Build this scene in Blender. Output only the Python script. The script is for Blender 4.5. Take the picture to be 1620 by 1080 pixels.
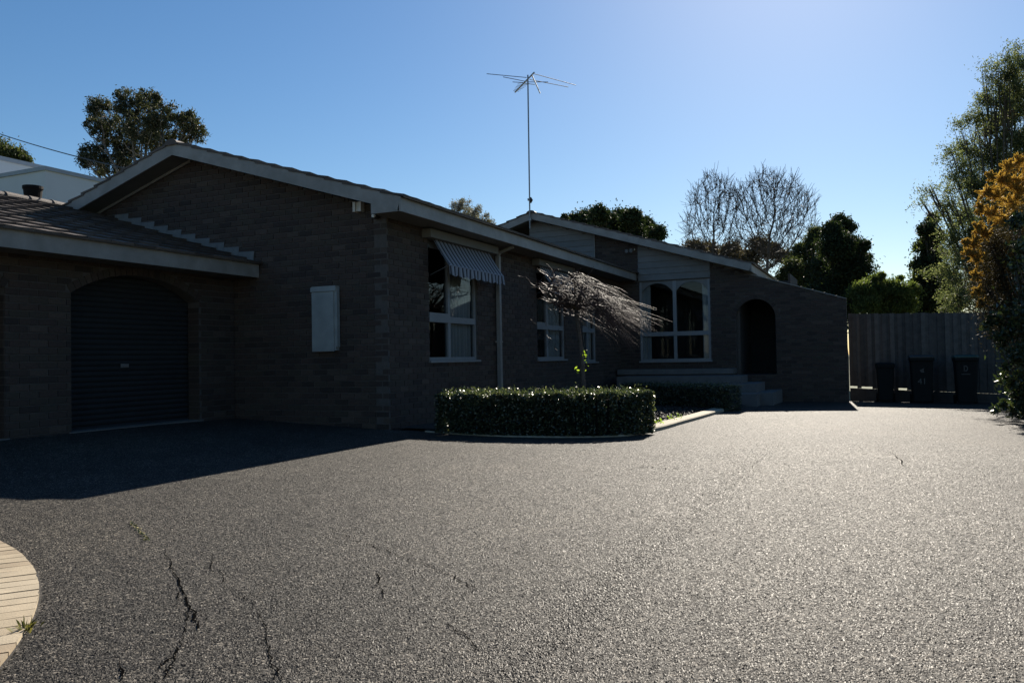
import bpy, math, random
import numpy as np
from mathutils import Vector, Matrix
from mathutils.geometry import tessellate_polygon
random.seed(7); rng = np.random.default_rng(11)
for o in list(bpy.data.objects): bpy.data.objects.remove(o)
C = bpy.context.scene.collection
SC = bpy.context.scene
R = math.radians
LIFT = 1.0                                   # all heights below are measured from the eye level; lifted at the end

# ------------------------------------------------------------------ camera, sky, sun, exposure
F, YAW, PIT, ROL = 1270.3, R(24.455), R(1.251), R(-1.047)
fw = np.array([-math.sin(YAW)*math.cos(PIT), math.cos(YAW)*math.cos(PIT), math.sin(PIT)])
r0 = np.array([math.cos(YAW), math.sin(YAW), 0.0]); u0 = np.cross(r0, fw)
rt = r0*math.cos(ROL)+u0*math.sin(ROL); up = -r0*math.sin(ROL)+u0*math.cos(ROL)
cd = bpy.data.cameras.new('camera'); cam = bpy.data.objects.new('camera', cd); C.objects.link(cam)
cam.matrix_world = Matrix(((rt[0], up[0], -fw[0], 0), (rt[1], up[1], -fw[1], 0), (rt[2], up[2], -fw[2], 0), (0, 0, 0, 1)))
cd.sensor_width = 36; cd.lens = 36*F/1620; cd.clip_end = 2000; cd.clip_start = .05
SC.camera = cam
SUN_EL, SUN_AZ = R(32), R(-4)               # azimuth clockwise from +Y
w = bpy.data.worlds.new('World'); SC.world = w; w.use_nodes = True
nt = w.node_tree; nt.nodes.clear()
sky = nt.nodes.new('ShaderNodeTexSky'); sky.sky_type = 'NISHITA'; sky.sun_disc = False
sky.sun_elevation = SUN_EL; sky.sun_rotation = SUN_AZ; sky.altitude = 60
sky.air_density = 1.08; sky.dust_density = .26; sky.ozone_density = 3.4
bg = nt.nodes.new('ShaderNodeBackground'); bg.inputs[1].default_value = .051
wo = nt.nodes.new('ShaderNodeOutputWorld'); hs = nt.nodes.new('ShaderNodeHueSaturation'); hs.inputs['Saturation'].default_value = 1.2; nt.links.new(sky.outputs[0], hs.inputs['Color']); nt.links.new(hs.outputs[0], bg.inputs[0]); nt.links.new(bg.outputs[0], wo.inputs[0])
sd = bpy.data.lights.new('sun', 'SUN'); sd.energy = 5.0; sd.angle = R(.5); sd.color = (1, .91, .78)
so = bpy.data.objects.new('sun', sd); C.objects.link(so)
S = Vector((math.sin(SUN_AZ)*math.cos(SUN_EL), math.cos(SUN_AZ)*math.cos(SUN_EL), math.sin(SUN_EL)))
so.rotation_euler = S.to_track_quat('Z', 'Y').to_euler(); so.location = (-8, 40, 30)
vs = SC.view_settings; vs.view_transform = 'Standard'; vs.look = 'None'; vs.exposure = 1.0; vs.gamma = 1; vs.use_curve_mapping = False

# ------------------------------------------------------------------ geometry helpers
def ray(x, y): return fw+rt*((x-810)/F)+up*((540-y)/F)
def at(x, y, D): return Vector(ray(x, y)*D)
def onX(x, y, X): d = ray(x, y); return Vector(d*(X/d[0]))
def onY(x, y, Y): d = ray(x, y); return Vector(d*(Y/d[1]))
def onZ(x, y, Z): d = ray(x, y); return Vector(d*(Z/d[2]))
def gz(X, Y): return -.97+.045*max(0, -5.6-X)-.016*max(0, min(Y, 40)-8)-.015*max(0, min(X, 30)+1)
def ong(x, y):
    p = onZ(x, y, -.97)
    for _ in range(25): p = onZ(x, y, gz(p.x, p.y))
    return p

def prop(o, label=None, cat=None, group=None, kind=None):
    if label: o['label'] = label
    if cat: o['category'] = cat
    if group: o['group'] = group
    if kind: o['kind'] = kind
    return o
def empty(name, loc, label=None, cat=None, group=None):
    o = bpy.data.objects.new(name, None); C.objects.link(o); o.location = loc; o.empty_display_size = .2
    return prop(o, label, cat, group)
def link(name, me, mat, parent=None, kind=None):
    o = bpy.data.objects.new(name, me); C.objects.link(o)
    if mat and not me.materials: me.materials.append(mat)
    if parent:
        o.parent = parent; w = parent
        off = Vector((0, 0, 0))
        while w: off += w.location; w = w.parent
        o.location = -off
    if kind: o['kind'] = kind
    return o
class MB:
    def __init__(s): s.v = []; s.f = []
    def box(s, a, b):
        (x0, y0, z0), (x1, y1, z1) = [tuple(map(min, a, b)), tuple(map(max, a, b))]
        n = len(s.v)
        s.v += [(x0, y0, z0), (x1, y0, z0), (x1, y1, z0), (x0, y1, z0), (x0, y0, z1), (x1, y0, z1), (x1, y1, z1), (x0, y1, z1)]
        s.f += [(n, n+3, n+2, n+1), (n+4, n+5, n+6, n+7), (n, n+1, n+5, n+4), (n+1, n+2, n+6, n+5), (n+2, n+3, n+7, n+6), (n+3, n, n+4, n+7)]
        return s
    def hexa(s, p):                          # 8 corners, bottom ring then top ring
        n = len(s.v); s.v += [tuple(q) for q in p]
        s.f += [(n, n+3, n+2, n+1), (n+4, n+5, n+6, n+7), (n, n+1, n+5, n+4), (n+1, n+2, n+6, n+5), (n+2, n+3, n+7, n+6), (n+3, n, n+4, n+7)]
        return s
    def prism(s, poly, d):                   # planar polygon extruded along vector d
        n = len(s.v); k = len(poly); d = Vector(d)
        s.v += [tuple(p) for p in poly]+[tuple(Vector(p)+d) for p in poly]
        s.f.append(tuple(range(n+k-1, n-1, -1))); s.f.append(tuple(range(n+k, n+2*k)))
        for i in range(k): j = (i+1) % k; s.f.append((n+i, n+j, n+k+j, n+k+i))
        return s
    def tube(s, pts, rad, sides=6, cap=True):
        pts = [Vector(p) for p in pts]; n0 = len(s.v); k = len(pts)
        if not hasattr(rad, '__len__'): rad = [rad]*k
        prev = None
        for i, p in enumerate(pts):
            t = (pts[min(i+1, k-1)]-pts[max(i-1, 0)])
            if t.length < 1e-9: t = Vector((0, 0, 1))
            t.normalize()
            if prev is None:
                a = Vector((1, 0, 0)) if abs(t.x) < .8 else Vector((0, 1, 0)); prev = t.cross(a).normalized()
            nrm = prev-t*prev.dot(t)
            if nrm.length < 1e-6: nrm = t.orthogonal()
            nrm.normalize(); prev = nrm; bi = t.cross(nrm)
            for j in range(sides):
                an = 2*math.pi*j/sides; q = p+(nrm*math.cos(an)+bi*math.sin(an))*rad[i]; s.v.append((q.x, q.y, q.z))
        for i in range(k-1):
            for j in range(sides):
                a = n0+i*sides+j; b = n0+i*sides+(j+1) % sides; s.f.append((a, b, b+sides, a+sides))
        if cap:
            s.f.append(tuple(range(n0+sides-1, n0-1, -1))); s.f.append(tuple(range(n0+(k-1)*sides, n0+k*sides)))
        return s
    def mesh(s, name, smooth=False):
        me = bpy.data.meshes.new(name); me.from_pydata(s.v, [], s.f); me.update()
        if smooth: me.polygons.foreach_set('use_smooth', [True]*len(me.polygons))
        return me
    def build(s, name, mat, parent=None, kind=None, smooth=False): return link(name, s.mesh(name, smooth), mat, parent, kind)
def quads_mesh(name, V):                     # V: (N,4,3) array of quads
    N = len(V); me = bpy.data.meshes.new(name)
    me.vertices.add(N*4); me.vertices.foreach_set('co', V.reshape(-1).astype(np.float32))
    me.loops.add(N*4); me.loops.foreach_set('vertex_index', np.arange(N*4, dtype=np.int32))
    me.polygons.add(N); me.polygons.foreach_set('loop_start', np.arange(0, N*4, 4, dtype=np.int32))
    me.update(calc_edges=True); return me
def unit(a): return a/np.maximum(np.linalg.norm(a, axis=-1, keepdims=True), 1e-9)
def leaves(P, L, Wd, axis=None, spread=1.0, droop=0.0):   # leaf quads at points P
    N = len(P); d = rng.normal(size=(N, 3))
    if axis is not None: d = unit(axis)+d*spread*.5
    d = unit(d); d[:, 2] -= droop; d = unit(d)
    s = unit(np.cross(d, rng.normal(size=(N, 3)))); n = np.cross(d, s)
    l = (L*rng.uniform(.65, 1.3, N))[:, None]; wd = (Wd*rng.uniform(.7, 1.25, N))[:, None]
    b = P-d*l*.5; t = P+d*l*.5; m = P-d*l*.05+n*wd*.25
    return np.stack([b, m+s*wd*.5, t, m-s*wd*.5], 1)

# ------------------------------------------------------------------ materials
def new_mat(name):
    m = bpy.data.materials.new(name); m.use_nodes = True; t = m.node_tree
    return m, t, t.nodes['Principled BSDF'], t.nodes['Material Output']
def N(t, kind, **kw):
    n = t.nodes.new(kind)
    for k, v in kw.items():
        if k in n.inputs: n.inputs[k].default_value = v
        else: setattr(n, k, v)
    return n
def ramp(t, src, stops):
    r = t.nodes.new('ShaderNodeValToRGB'); e = r.color_ramp.elements
    while len(e) < len(stops): e.new(.5)
    for el, (p, c) in zip(e, stops): el.position = p; el.color = (*c, 1)
    t.links.new(src, r.inputs[0]); return r
def paint(name, col, rough=.5, var=.12, scale=6, bump=.0, bscale=80, metal=0, spec=.5, dirt=None):
    m, t, b, o = new_mat(name)
    tc = N(t, 'ShaderNodeTexCoord'); nz = N(t, 'ShaderNodeTexNoise', Scale=scale, Detail=6, Roughness=.65)
    t.links.new(tc.outputs['Object'], nz.inputs['Vector'])
    c0 = tuple(max(0, c*(1-var)) for c in col); c1 = tuple(min(1, c*(1+var)) for c in col)
    rp = ramp(t, nz.outputs['Fac'], [(.3, dirt or c0), (.5, c0 if dirt else col), (.7, c1)])
    t.links.new(rp.outputs[0], b.inputs['Base Color'])
    b.inputs['Roughness'].default_value = rough; b.inputs['Metallic'].default_value = metal
    b.inputs['Specular IOR Level'].default_value = spec
    if bump:
        n2 = N(t, 'ShaderNodeTexNoise', Scale=bscale, Detail=4); t.links.new(tc.outputs['Object'], n2.inputs['Vector'])
        bp = N(t, 'ShaderNodeBump', Strength=bump, Distance=.01); t.links.new(n2.outputs['Fac'], bp.inputs['Height']); t.links.new(bp.outputs[0], b.inputs['Normal'])
    return m
def piece_mat(name, stops, rough=.85, bump=.5, bscale=120, grain=.25, gscale=40):   # each brick / tile / board with its own tone
    m, t, b, o = new_mat(name)
    ge = N(t, 'ShaderNodeNewGeometry'); oi = N(t, 'ShaderNodeObjectInfo'); tc = N(t, 'ShaderNodeTexCoord')
    ad = N(t, 'ShaderNodeMath', operation='ADD'); t.links.new(ge.outputs['Random Per Island'], ad.inputs[0]); t.links.new(oi.outputs['Random'], ad.inputs[1])
    fr = N(t, 'ShaderNodeMath', operation='FRACT'); t.links.new(ad.outputs[0], fr.inputs[0])
    rp = ramp(t, fr.outputs[0], stops)
    nz = N(t, 'ShaderNodeTexNoise', Scale=gscale, Detail=5); t.links.new(ge.outputs['Position'], nz.inputs['Vector'])
    mx = N(t, 'ShaderNodeMixRGB', blend_type='MULTIPLY'); mx.inputs[0].default_value = grain*2
    g = ramp(t, nz.outputs['Fac'], [(.25, (.45, .45, .45)), (.7, (1.15, 1.12, 1.1))])
    t.links.new(rp.outputs[0], mx.inputs[1]); t.links.new(g.outputs[0], mx.inputs[2]); t.links.new(mx.outputs[0], b.inputs['Base Color'])
    b.inputs['Roughness'].default_value = rough
    n2 = N(t, 'ShaderNodeTexNoise', Scale=bscale, Detail=3); t.links.new(ge.outputs['Position'], n2.inputs['Vector'])
    bp = N(t, 'ShaderNodeBump', Strength=bump, Distance=.006); t.links.new(n2.outputs['Fac'], bp.inputs['Height']); t.links.new(bp.outputs[0], b.inputs['Normal'])
    return m
def leaf_mat(name, stops, trans=.35, rough=.4, spec=.5, tint=1.6):
    m, t, b, o = new_mat(name)
    ge = N(t, 'ShaderNodeNewGeometry'); rp = ramp(t, ge.outputs['Random Per Island'], stops)
    t.links.new(rp.outputs[0], b.inputs['Base Color']); b.inputs['Roughness'].default_value = rough; b.inputs['Specular IOR Level'].default_value = spec
    tr = N(t, 'ShaderNodeBsdfTranslucent'); ml = N(t, 'ShaderNodeMixRGB', blend_type='MULTIPLY'); ml.inputs[0].default_value = 1
    ml.inputs[2].default_value = (tint*1.1, tint*1.15, tint*.6, 1); t.links.new(rp.outputs[0], ml.inputs[1]); t.links.new(ml.outputs[0], tr.inputs[0])
    mx = N(t, 'ShaderNodeMixShader'); mx.inputs[0].default_value = trans
    t.links.new(b.outputs[0], mx.inputs[1]); t.links.new(tr.outputs[0], mx.inputs[2]); t.links.new(mx.outputs[0], o.inputs[0])
    return m
M = {}
M['brick'] = piece_mat('brick_clay', [(0, (.034, .024, .020)), (.25, (.054, .036, .029)), (.55, (.065, .043, .034)), (.8, (.054, .042, .031)), (1, (.086, .061, .048))], bscale=160)
M['mortar'] = paint('mortar', (.092, .080, .072), .95, .2, 14, .5, 200)
M['tile'] = piece_mat('concrete_roof_tile', [(0, (.055, .042, .036)), (.5, (.080, .062, .052)), (1, (.115, .092, .078))], rough=.7, bscale=180, gscale=14)
M['trim'] = paint('grey_painted_timber', (.265, .252, .235), .55, .12, 3.2, .12, 60, dirt=(.19, .18, .165))
M['soffit'] = paint('soffit_lining', (.15, .145, .132), .8, .1, 4)
M['board'] = piece_mat('weatherboard', [(0, (.15, .147, .142)), (1, (.185, .18, .175))], rough=.6, bump=.2, grain=.15, gscale=7)
M['frame'] = paint('window_frame_paint', (.22, .225, .23), .45, .08, 5)
M['curtain'] = paint('curtain_cloth', (.36, .37, .37), .9, .1, 3)
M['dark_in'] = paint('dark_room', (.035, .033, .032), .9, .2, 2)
M['door'] = paint('roller_door_charcoal', (.027, .029, .031), .85, .12, 3, .08, 40, spec=.2)
M['box'] = paint('meter_box_steel', (.29, .31, .305), .5, .08, 4, .1, 30, dirt=(.22, .24, .235))
M['white'] = paint('white_plastic', (.62, .62, .60), .5, .06, 8)
M['flash'] = paint('lead_flashing', (.15, .148, .145), .6, .2, 9)
M['galv'] = paint('galvanised_steel', (.20, .20, .21), .42, .15, 20, metal=.8)
M['alu'] = paint('weathered_aluminium', (.26, .27, .29), .4, .1, 30, metal=.85)
M['concrete'] = paint('kerb_concrete', (.36, .32, .235), .85, .12, 9, .5, 120, dirt=(.25, .22, .165))
M['step'] = paint('step_concrete', (.135, .130, .125), .8, .15, 6, .3, 90)
M['bark'] = paint('tree_bark', (.085, .070, .058), .9, .35, 12, .8, 30)
M['greybark'] = paint('pale_gum_bark', (.125, .112, .098), .85, .3, 9, .5, 20)
M['twig'] = paint('bare_twig', (.050, .040, .036), .75, .3, 9)
M['weeptwig'] = paint('weeping_twig', (.064, .040, .034), .52, .45, 14, spec=.32)
M['weeptrunk'] = paint('weeping_trunk_bark', (.075, .063, .055), .8, .35, 10, .8, 50)
M['binbody'] = paint('bin_plastic', (.012, .0135, .0135), .7, .1, 8, spec=.1)
M['lid_green'] = paint('bin_lid_green', (.018, .05, .042), .45, .08, 8)
M['lid_dark'] = paint('bin_lid_dark', (.014, .019, .021), .45, .08, 8)
M['mark'] = paint('bin_number_white', (.075, .075, .075), .6, .1, 60)
M['mark_dim'] = paint('bin_emblem_grey', (.05, .05, .05), .6, .1, 60)
M['black'] = paint('black_pot', (.012, .011, .011), .8, .2, 12, spec=.1)
M['render'] = paint('white_render_wall', (.52, .55, .58), .85, .05, .6)
M['cap'] = paint('parapet_cap', (.26, .29, .33), .5, .08, 3)
M['glow'] = paint('light_lens', (.75, .75, .72), .3, .05, 8)
M['paling'] = piece_mat('weathered_paling', [(0, (.048, .046, .044)), (.5, (.070, .066, .063)), (1, (.105, .098, .092))], rough=.9, bump=.5, bscale=60, gscale=9, grain=.3)
M['paver'] = piece_mat('clay_paver_cream', [(0, (.30, .235, .155)), (.5, (.36, .295, .20)), (1, (.41, .345, .245))], rough=.8, bump=.3, bscale=140, gscale=10, grain=.18)
M['crack'] = paint('crack_bottom', (.004, .004, .004), 1, .3, 30, spec=0)
M['moss'] = paint('dry_moss', (.30, .27, .13), .95, .3, 60, spec=.1)
M['bead'] = paint('gutter_bead_metal', (.45, .45, .44), .35, .1, 8, metal=.9)
M['cable'] = paint('black_cable', (.02, .02, .022), .6, .1, 5)
def fabric():
    m, t, b, o = new_mat('striped_awning_canvas')
    tc = N(t, 'ShaderNodeTexCoord'); sp = N(t, 'ShaderNodeSeparateXYZ'); t.links.new(tc.outputs['Object'], sp.inputs[0])
    mu = N(t, 'ShaderNodeMath', operation='MULTIPLY'); mu.inputs[1].default_value = 1/.131; t.links.new(sp.outputs['Y'], mu.inputs[0])
    fr = N(t, 'ShaderNodeMath', operation='FRACT'); t.links.new(mu.outputs[0], fr.inputs[0])
    rp = ramp(t, fr.outputs[0], [(0, (.02, .021, .026)), (.30, (.26, .27, .30)), (.44, (.12, .12, .135)), (.52, (.26, .27, .30)), (.88, (.25, .26, .29)), (.9, (.02, .021, .026))])
    rp.color_ramp.interpolation = 'CONSTANT'
    t.links.new(rp.outputs[0], b.inputs['Base Color']); b.inputs['Roughness'].default_value = .85
    return m
M['awning'] = fabric()
def glass():
    m, t, b, o = new_mat('window_glass'); t.nodes.remove(b)
    gl = N(t, 'ShaderNodeBsdfGlossy', Roughness=.02); tr = N(t, 'ShaderNodeBsdfTransparent'); tr.inputs[0].default_value = (.78, .82, .84, 1)
    fr = N(t, 'ShaderNodeFresnel', IOR=1.45); mx = N(t, 'ShaderNodeMixShader')
    t.links.new(fr.outputs[0], mx.inputs[0]); t.links.new(tr.outputs[0], mx.inputs[1]); t.links.new(gl.outputs[0], mx.inputs[2]); t.links.new(mx.outputs[0], o.inputs[0])
    return m
M['glass'] = glass()
def asphalt():
    m, t, b, o = new_mat('coarse_asphalt')
    ge = N(t, 'ShaderNodeNewGeometry'); P = ge.outputs['Position']
    vo = N(t, 'ShaderNodeTexVoronoi', Scale=105); vo.inputs['Randomness'].default_value = 1
    v2 = N(t, 'ShaderNodeTexVoronoi', Scale=240)
    nz = N(t, 'ShaderNodeTexNoise', Scale=.55, Detail=5, Roughness=.6); n2 = N(t, 'ShaderNodeTexNoise', Scale=4.5, Detail=6, Roughness=.7)
    for n in (vo, v2, nz, n2): t.links.new(P, n.inputs['Vector'])
    sep = N(t, 'ShaderNodeSeparateColor'); t.links.new(vo.outputs['Color'], sep.inputs[0])
    chip = ramp(t, sep.outputs[0], [(0, (.008, .0078, .0072)), (.45, (.026, .0245, .022)), (.78, (.060, .055, .048)), (1, (.20, .178, .15))])
    big = ramp(t, nz.outputs['Fac'], [(.3, (.62, .63, .65)), (.52, (1, 1, 1)), (.72, (1.35, 1.32, 1.26))])
    med = ramp(t, n2.outputs['Fac'], [(.28, (.55, .55, .56)), (.5, (1, 1, 1)), (.75, (1.25, 1.24, 1.2))])
    m1 = N(t, 'ShaderNodeMixRGB', blend_type='MULTIPLY'); m1.inputs[0].default_value = 1
    m2 = N(t, 'ShaderNodeMixRGB', blend_type='MULTIPLY'); m2.inputs[0].default_value = .8
    t.links.new(chip.outputs[0], m1.inputs[1]); t.links.new(big.outputs[0], m1.inputs[2]); t.links.new(m1.outputs[0], m2.inputs[1]); t.links.new(med.outputs[0], m2.inputs[2])
    t.links.new(m2.outputs[0], b.inputs['Base Color'])
    b.inputs['Roughness'].default_value = .68; b.inputs['Specular IOR Level'].default_value = .135
    # every stone chip is a facet of its own
    vm = N(t, 'ShaderNodeVectorMath', operation='SUBTRACT'); vm.inputs[1].default_value = (.5, .5, .5); t.links.new(vo.outputs['Color'], vm.inputs[0])
    sc = N(t, 'ShaderNodeVectorMath', operation='SCALE'); sc.inputs['Scale'].default_value = .85; t.links.new(vm.outputs[0], sc.inputs[0])
    hm = N(t, 'ShaderNodeMath', operation='ADD'); t.links.new(vo.outputs['Distance'], hm.inputs[0])
    h2 = N(t, 'ShaderNodeMath', operation='MULTIPLY'); h2.inputs[1].default_value = .4; t.links.new(v2.outputs['Distance'], h2.inputs[0]); t.links.new(h2.outputs[0], hm.inputs[1])
    inv = N(t, 'ShaderNodeMath', operation='SUBTRACT'); inv.inputs[0].default_value = 1; t.links.new(hm.outputs[0], inv.inputs[1])
    bp = N(t, 'ShaderNodeBump', Strength=.8, Distance=.008); t.links.new(inv.outputs[0], bp.inputs['Height'])
    ad = N(t, 'ShaderNodeVectorMath', operation='ADD'); t.links.new(bp.outputs[0], ad.inputs[0]); t.links.new(sc.outputs[0], ad.inputs[1])
    no = N(t, 'ShaderNodeVectorMath', operation='NORMALIZE'); t.links.new(ad.outputs[0], no.inputs[0]); t.links.new(no.outputs[0], b.inputs['Normal'])
    return m
M['asphalt'] = asphalt()
def stone():
    m, t, b, o = new_mat('asphalt_stone')
    ge = N(t, 'ShaderNodeNewGeometry'); rp = ramp(t, ge.outputs['Random Per Island'], [(0, (.010, .0095, .0085)), (.5, (.026, .0238, .021)), (.82, (.050, .045, .039)), (1, (.15, .132, .11))])
    nz = N(t, 'ShaderNodeTexNoise', Scale=.55, Detail=5, Roughness=.6); t.links.new(ge.outputs['Position'], nz.inputs['Vector'])
    bg_ = ramp(t, nz.outputs['Fac'], [(.3, (.62, .63, .65)), (.52, (1, 1, 1)), (.72, (1.35, 1.32, 1.26))]); mx = N(t, 'ShaderNodeMixRGB', blend_type='MULTIPLY'); mx.inputs[0].default_value = 1
    t.links.new(rp.outputs[0], mx.inputs[1]); t.links.new(bg_.outputs[0], mx.inputs[2]); t.links.new(mx.outputs[0], b.inputs['Base Color'])
    b.inputs['Roughness'].default_value = .52; b.inputs['Specular IOR Level'].default_value = .155; return m
M['stone'] = stone()
M['mulch'] = paint('bark_mulch', (.020, .017, .015), .85, .4, 30, 1, 60)
M['chips'] = piece_mat('mulch_chip', [(0, (.012, .011, .010)), (.7, (.028, .024, .021)), (1, (.06, .052, .045))], rough=.6, bump=.2)
M['grassy'] = paint('rough_grass_ground', (.09, .10, .045), .95, .3, 2, .6, 20)
M['hedge'] = leaf_mat('box_hedge_leaf', [(0, (.018, .026, .014)), (.55, (.038, .052, .026)), (.8, (.08, .098, .048)), (1, (.18, .19, .115))], .28, .36, .9, 1.7)
M['hedgecore'] = paint('hedge_shade_core', (.005, .006, .004), .95, .3, 20)  # near-black, puts the hedge's inner shade into the colour
M['gum'] = leaf_mat('gum_leaf', [(0, (.030, .038, .024)), (.6, (.050, .058, .034)), (1, (.095, .088, .055))], .25, .65, .2, 1.3)
M['gumred'] = leaf_mat('reddish_gum_leaf', [(0, (.055, .048, .035)), (.6, (.085, .068, .050)), (1, (.13, .105, .075))], .25, .65, .2, 1.2)
M['gumgrey'] = leaf_mat('grey_gum_leaf', [(0, (.13, .12, .11)), (.6, (.20, .185, .165)), (1, (.27, .25, .22))], .25, .65, .2, 1.1)
M['dark'] = leaf_mat('dark_evergreen_leaf', [(0, (.016, .026, .012)), (.6, (.027, .042, .018)), (1, (.055, .07, .030))], .22, .65, .2, 1.3)
M['olive'] = leaf_mat('olive_leaf', [(0, (.030, .042, .018)), (.6, (.055, .070, .030)), (1, (.11, .115, .055))], .3, .65, .2, 1.4)
M['pale'] = leaf_mat('light_green_leaf', [(0, (.045, .065, .022)), (.6, (.08, .105, .036)), (1, (.15, .17, .065))], .42, .65, .2, 1.6)
M['yellow'] = leaf_mat('yellow_green_leaf', [(0, (.16, .17, .03)), (1, (.30, .28, .05))], .5, .4, .4, 1.6)
M['tallgum'] = leaf_mat('tall_shrub_leaf', [(0, (.038, .050, .028)), (.55, (.080, .098, .055)), (1, (.18, .185, .115))], .42, .65, .2, 1.7)
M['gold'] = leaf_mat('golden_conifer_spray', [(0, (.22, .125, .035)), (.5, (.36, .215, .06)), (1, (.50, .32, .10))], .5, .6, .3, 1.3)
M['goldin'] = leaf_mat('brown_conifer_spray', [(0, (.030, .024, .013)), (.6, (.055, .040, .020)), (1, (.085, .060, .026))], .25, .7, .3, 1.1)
M['bigleaf'] = leaf_mat('glossy_shrub_leaf', [(0, (.022, .034, .016)), (.7, (.040, .058, .026)), (1, (.09, .10, .045))], .3, .32, .6, 1.5)
M['newleaf'] = leaf_mat('fresh_green_leaf', [(0, (.16, .26, .03)), (1, (.28, .38, .06))], .5, .4, .4, 1.5)
M['redleaf'] = leaf_mat('red_tinged_leaf', [(0, (.10, .04, .035)), (1, (.16, .07, .055))], .35, .4, .4, 1.3)
M['grass'] = leaf_mat('grass_blade', [(0, (.07, .075, .025)), (1, (.15, .13, .05))], .3, .5, .4, 1.4)

# ------------------------------------------------------------------ ground
def grid_sheet(name, xs, ys, mat, dz=0, parent=None, kind='structure'):
    v = [(x, y, gz(x, y)+dz) for y in ys for x in xs]; nx = len(xs)
    f = [(j*nx+i, j*nx+i+1, (j+1)*nx+i+1, (j+1)*nx+i) for j in range(len(ys)-1) for i in range(nx-1)]
    me = bpy.data.meshes.new(name); me.from_pydata(v, [], f); me.update()
    return link(name, me, mat, parent, kind)
far = [-400, -120, -60, -40, -30, -20, -14, -9, -7, -5.6, -4, -2, -1, 1, 3, 6, 10, 20, 30, 60, 120, 400]
gnd = grid_sheet('ground', far, [-200, -60, -20, -8, 0, 4, 8, 12, 16, 20, 24, 30, 40, 60, 100, 200, 500], M['grassy'], -.05)
gnd['label'] = 'rough grassy ground around the house and beyond the fence'; gnd['category'] = 'ground'
drive = grid_sheet('driveway', [-9.3+.4*i for i in range(34)], [-4+.5*i for i in range(54)], M['asphalt'])
drive['label'] = 'coarse cracked asphalt driveway, pale and glinting where the sun rakes it'; drive['category'] = 'driveway'
def crack(pts, wd=.012):
    P = []
    for (a, b) in zip(pts[:-1], pts[1:]):
        k = max(3, int(math.hypot(b[0]-a[0], b[1]-a[1])/4))
        for i in range(k):
            f = i/k; P.append((a[0]+(b[0]-a[0])*f+random.gauss(0, 2.2), a[1]+(b[1]-a[1])*f+random.gauss(0, 1.0)))
    P.append(pts[-1]); m = MB(); L = []
    G = [ong(*p) for p in P]
    for i, g in enumerate(G):
        t = G[min(i+1, len(G)-1)]-G[max(i-1, 0)]; t.z = 0; s = Vector((-t.y, t.x, 0)).normalized()
        k = 1.25*wd*random.uniform(.15, 1.4)*min(1, .15+i/3, .15+(len(G)-1-i)/3)
        L.append((g+s*k*.5, g-s*k*.5))
    for a, b in L: m.v += [(a.x, a.y, a.z+.005), (b.x, b.y, b.z+.005)]
    m.f = [(2*i, 2*i+2, 2*i+3, 2*i+1) for i in range(len(L)-1)]
    m.build('crack', M['crack'], drive)
crack([(262, 872), (272, 898), (283, 920), (289, 934), (295, 948), (300, 962), (297, 978), (292, 990), (291, 1008), (283, 1026), (276, 1038), (268, 1058), (258, 1078)], .0065)
crack([(300, 962), (308, 973), (313, 990), (309, 1006)], .008); crack([(276, 1038), (262, 1046), (250, 1062)], .007); crack([(289, 934), (280, 944), (276, 958)], .006)
crack([(331, 872), (336, 890), (333, 904), (350, 905), (354, 918), (358, 930), (372, 934), (390, 950), (405, 962), (418, 990), (424, 1020), (428, 1050), (434, 1080)], .0032)
crack([(185, 1045), (194, 1062), (190, 1080)], .009); crack([(428, 1050), (440, 1060), (446, 1078)], .006); crack([(390, 950), (400, 944), (414, 940)], .005)
crack([(598, 905), (602, 930), (610, 950)], .006); crack([(520, 840), (600, 868), (690, 900), (760, 935)], .004)
crack([(1410, 715), (1424, 727), (1432, 742)], .008); crack([(1000, 738), (1080, 742)], .006)
crack([(700, 985), (742, 1010), (760, 1040)], .004)
def chips():
    n = 660000; D = 1.9+7.6*rng.random(n)**.8; a = rng.uniform(-.78, .78, n); keep = rng.random(n) < np.clip(1.55-.165*D, 0, 1); D, a = D[keep], a[keep]; n = len(D)
    X = fw[0]*D+rt[0]*a*D; Y = fw[1]*D+rt[1]*a*D
    ok = (X > -9) & (X < 4) & (((X-pvx)**2+(Y-pvy)**2) > (pvr+.02)**2) & ~((X < -5.55) & (Y > 8.6)); X, Y = X[ok], Y[ok]; n = len(X)
    Z = -.97+.045*np.maximum(0, -5.6-X)-.016*np.maximum(0, Y-8)-.015*np.maximum(0, X+1)
    sz = rng.uniform(.0026, .0056, n)*rng.choice([1, 1, 1.4], n); V = np.zeros((n, 5, 3)); th = rng.uniform(0, 6.28, n)
    for k in range(4):
        r = sz*rng.uniform(.65, 1.15, n); V[:, k, 0] = X+r*np.cos(th+k*1.571); V[:, k, 1] = Y+r*np.sin(th+k*1.571); V[:, k, 2] = Z-.001
    V[:, 4, 0] = X+sz*rng.uniform(-.45, .45, n); V[:, 4, 1] = Y+sz*rng.uniform(-.45, .45, n); V[:, 4, 2] = Z+sz*rng.uniform(.35, .85, n)
    Fc = (np.arange(n)[:, None, None]*5+np.array([[0, 1, 4], [1, 2, 4], [2, 3, 4], [3, 0, 4]])[None]).reshape(-1, 3)
    me = bpy.data.meshes.new('stone_chips'); me.vertices.add(n*5); me.vertices.foreach_set('co', V.reshape(-1).astype(np.float32))
    me.loops.add(len(Fc)*3); me.loops.foreach_set('vertex_index', Fc.reshape(-1).astype(np.int32)); me.polygons.add(len(Fc)); me.polygons.foreach_set('loop_start', np.arange(0, len(Fc)*3, 3, dtype=np.int32)); me.update(calc_edges=True)
    link('stone_chips', me, M['stone'], drive, 'stuff')
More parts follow.
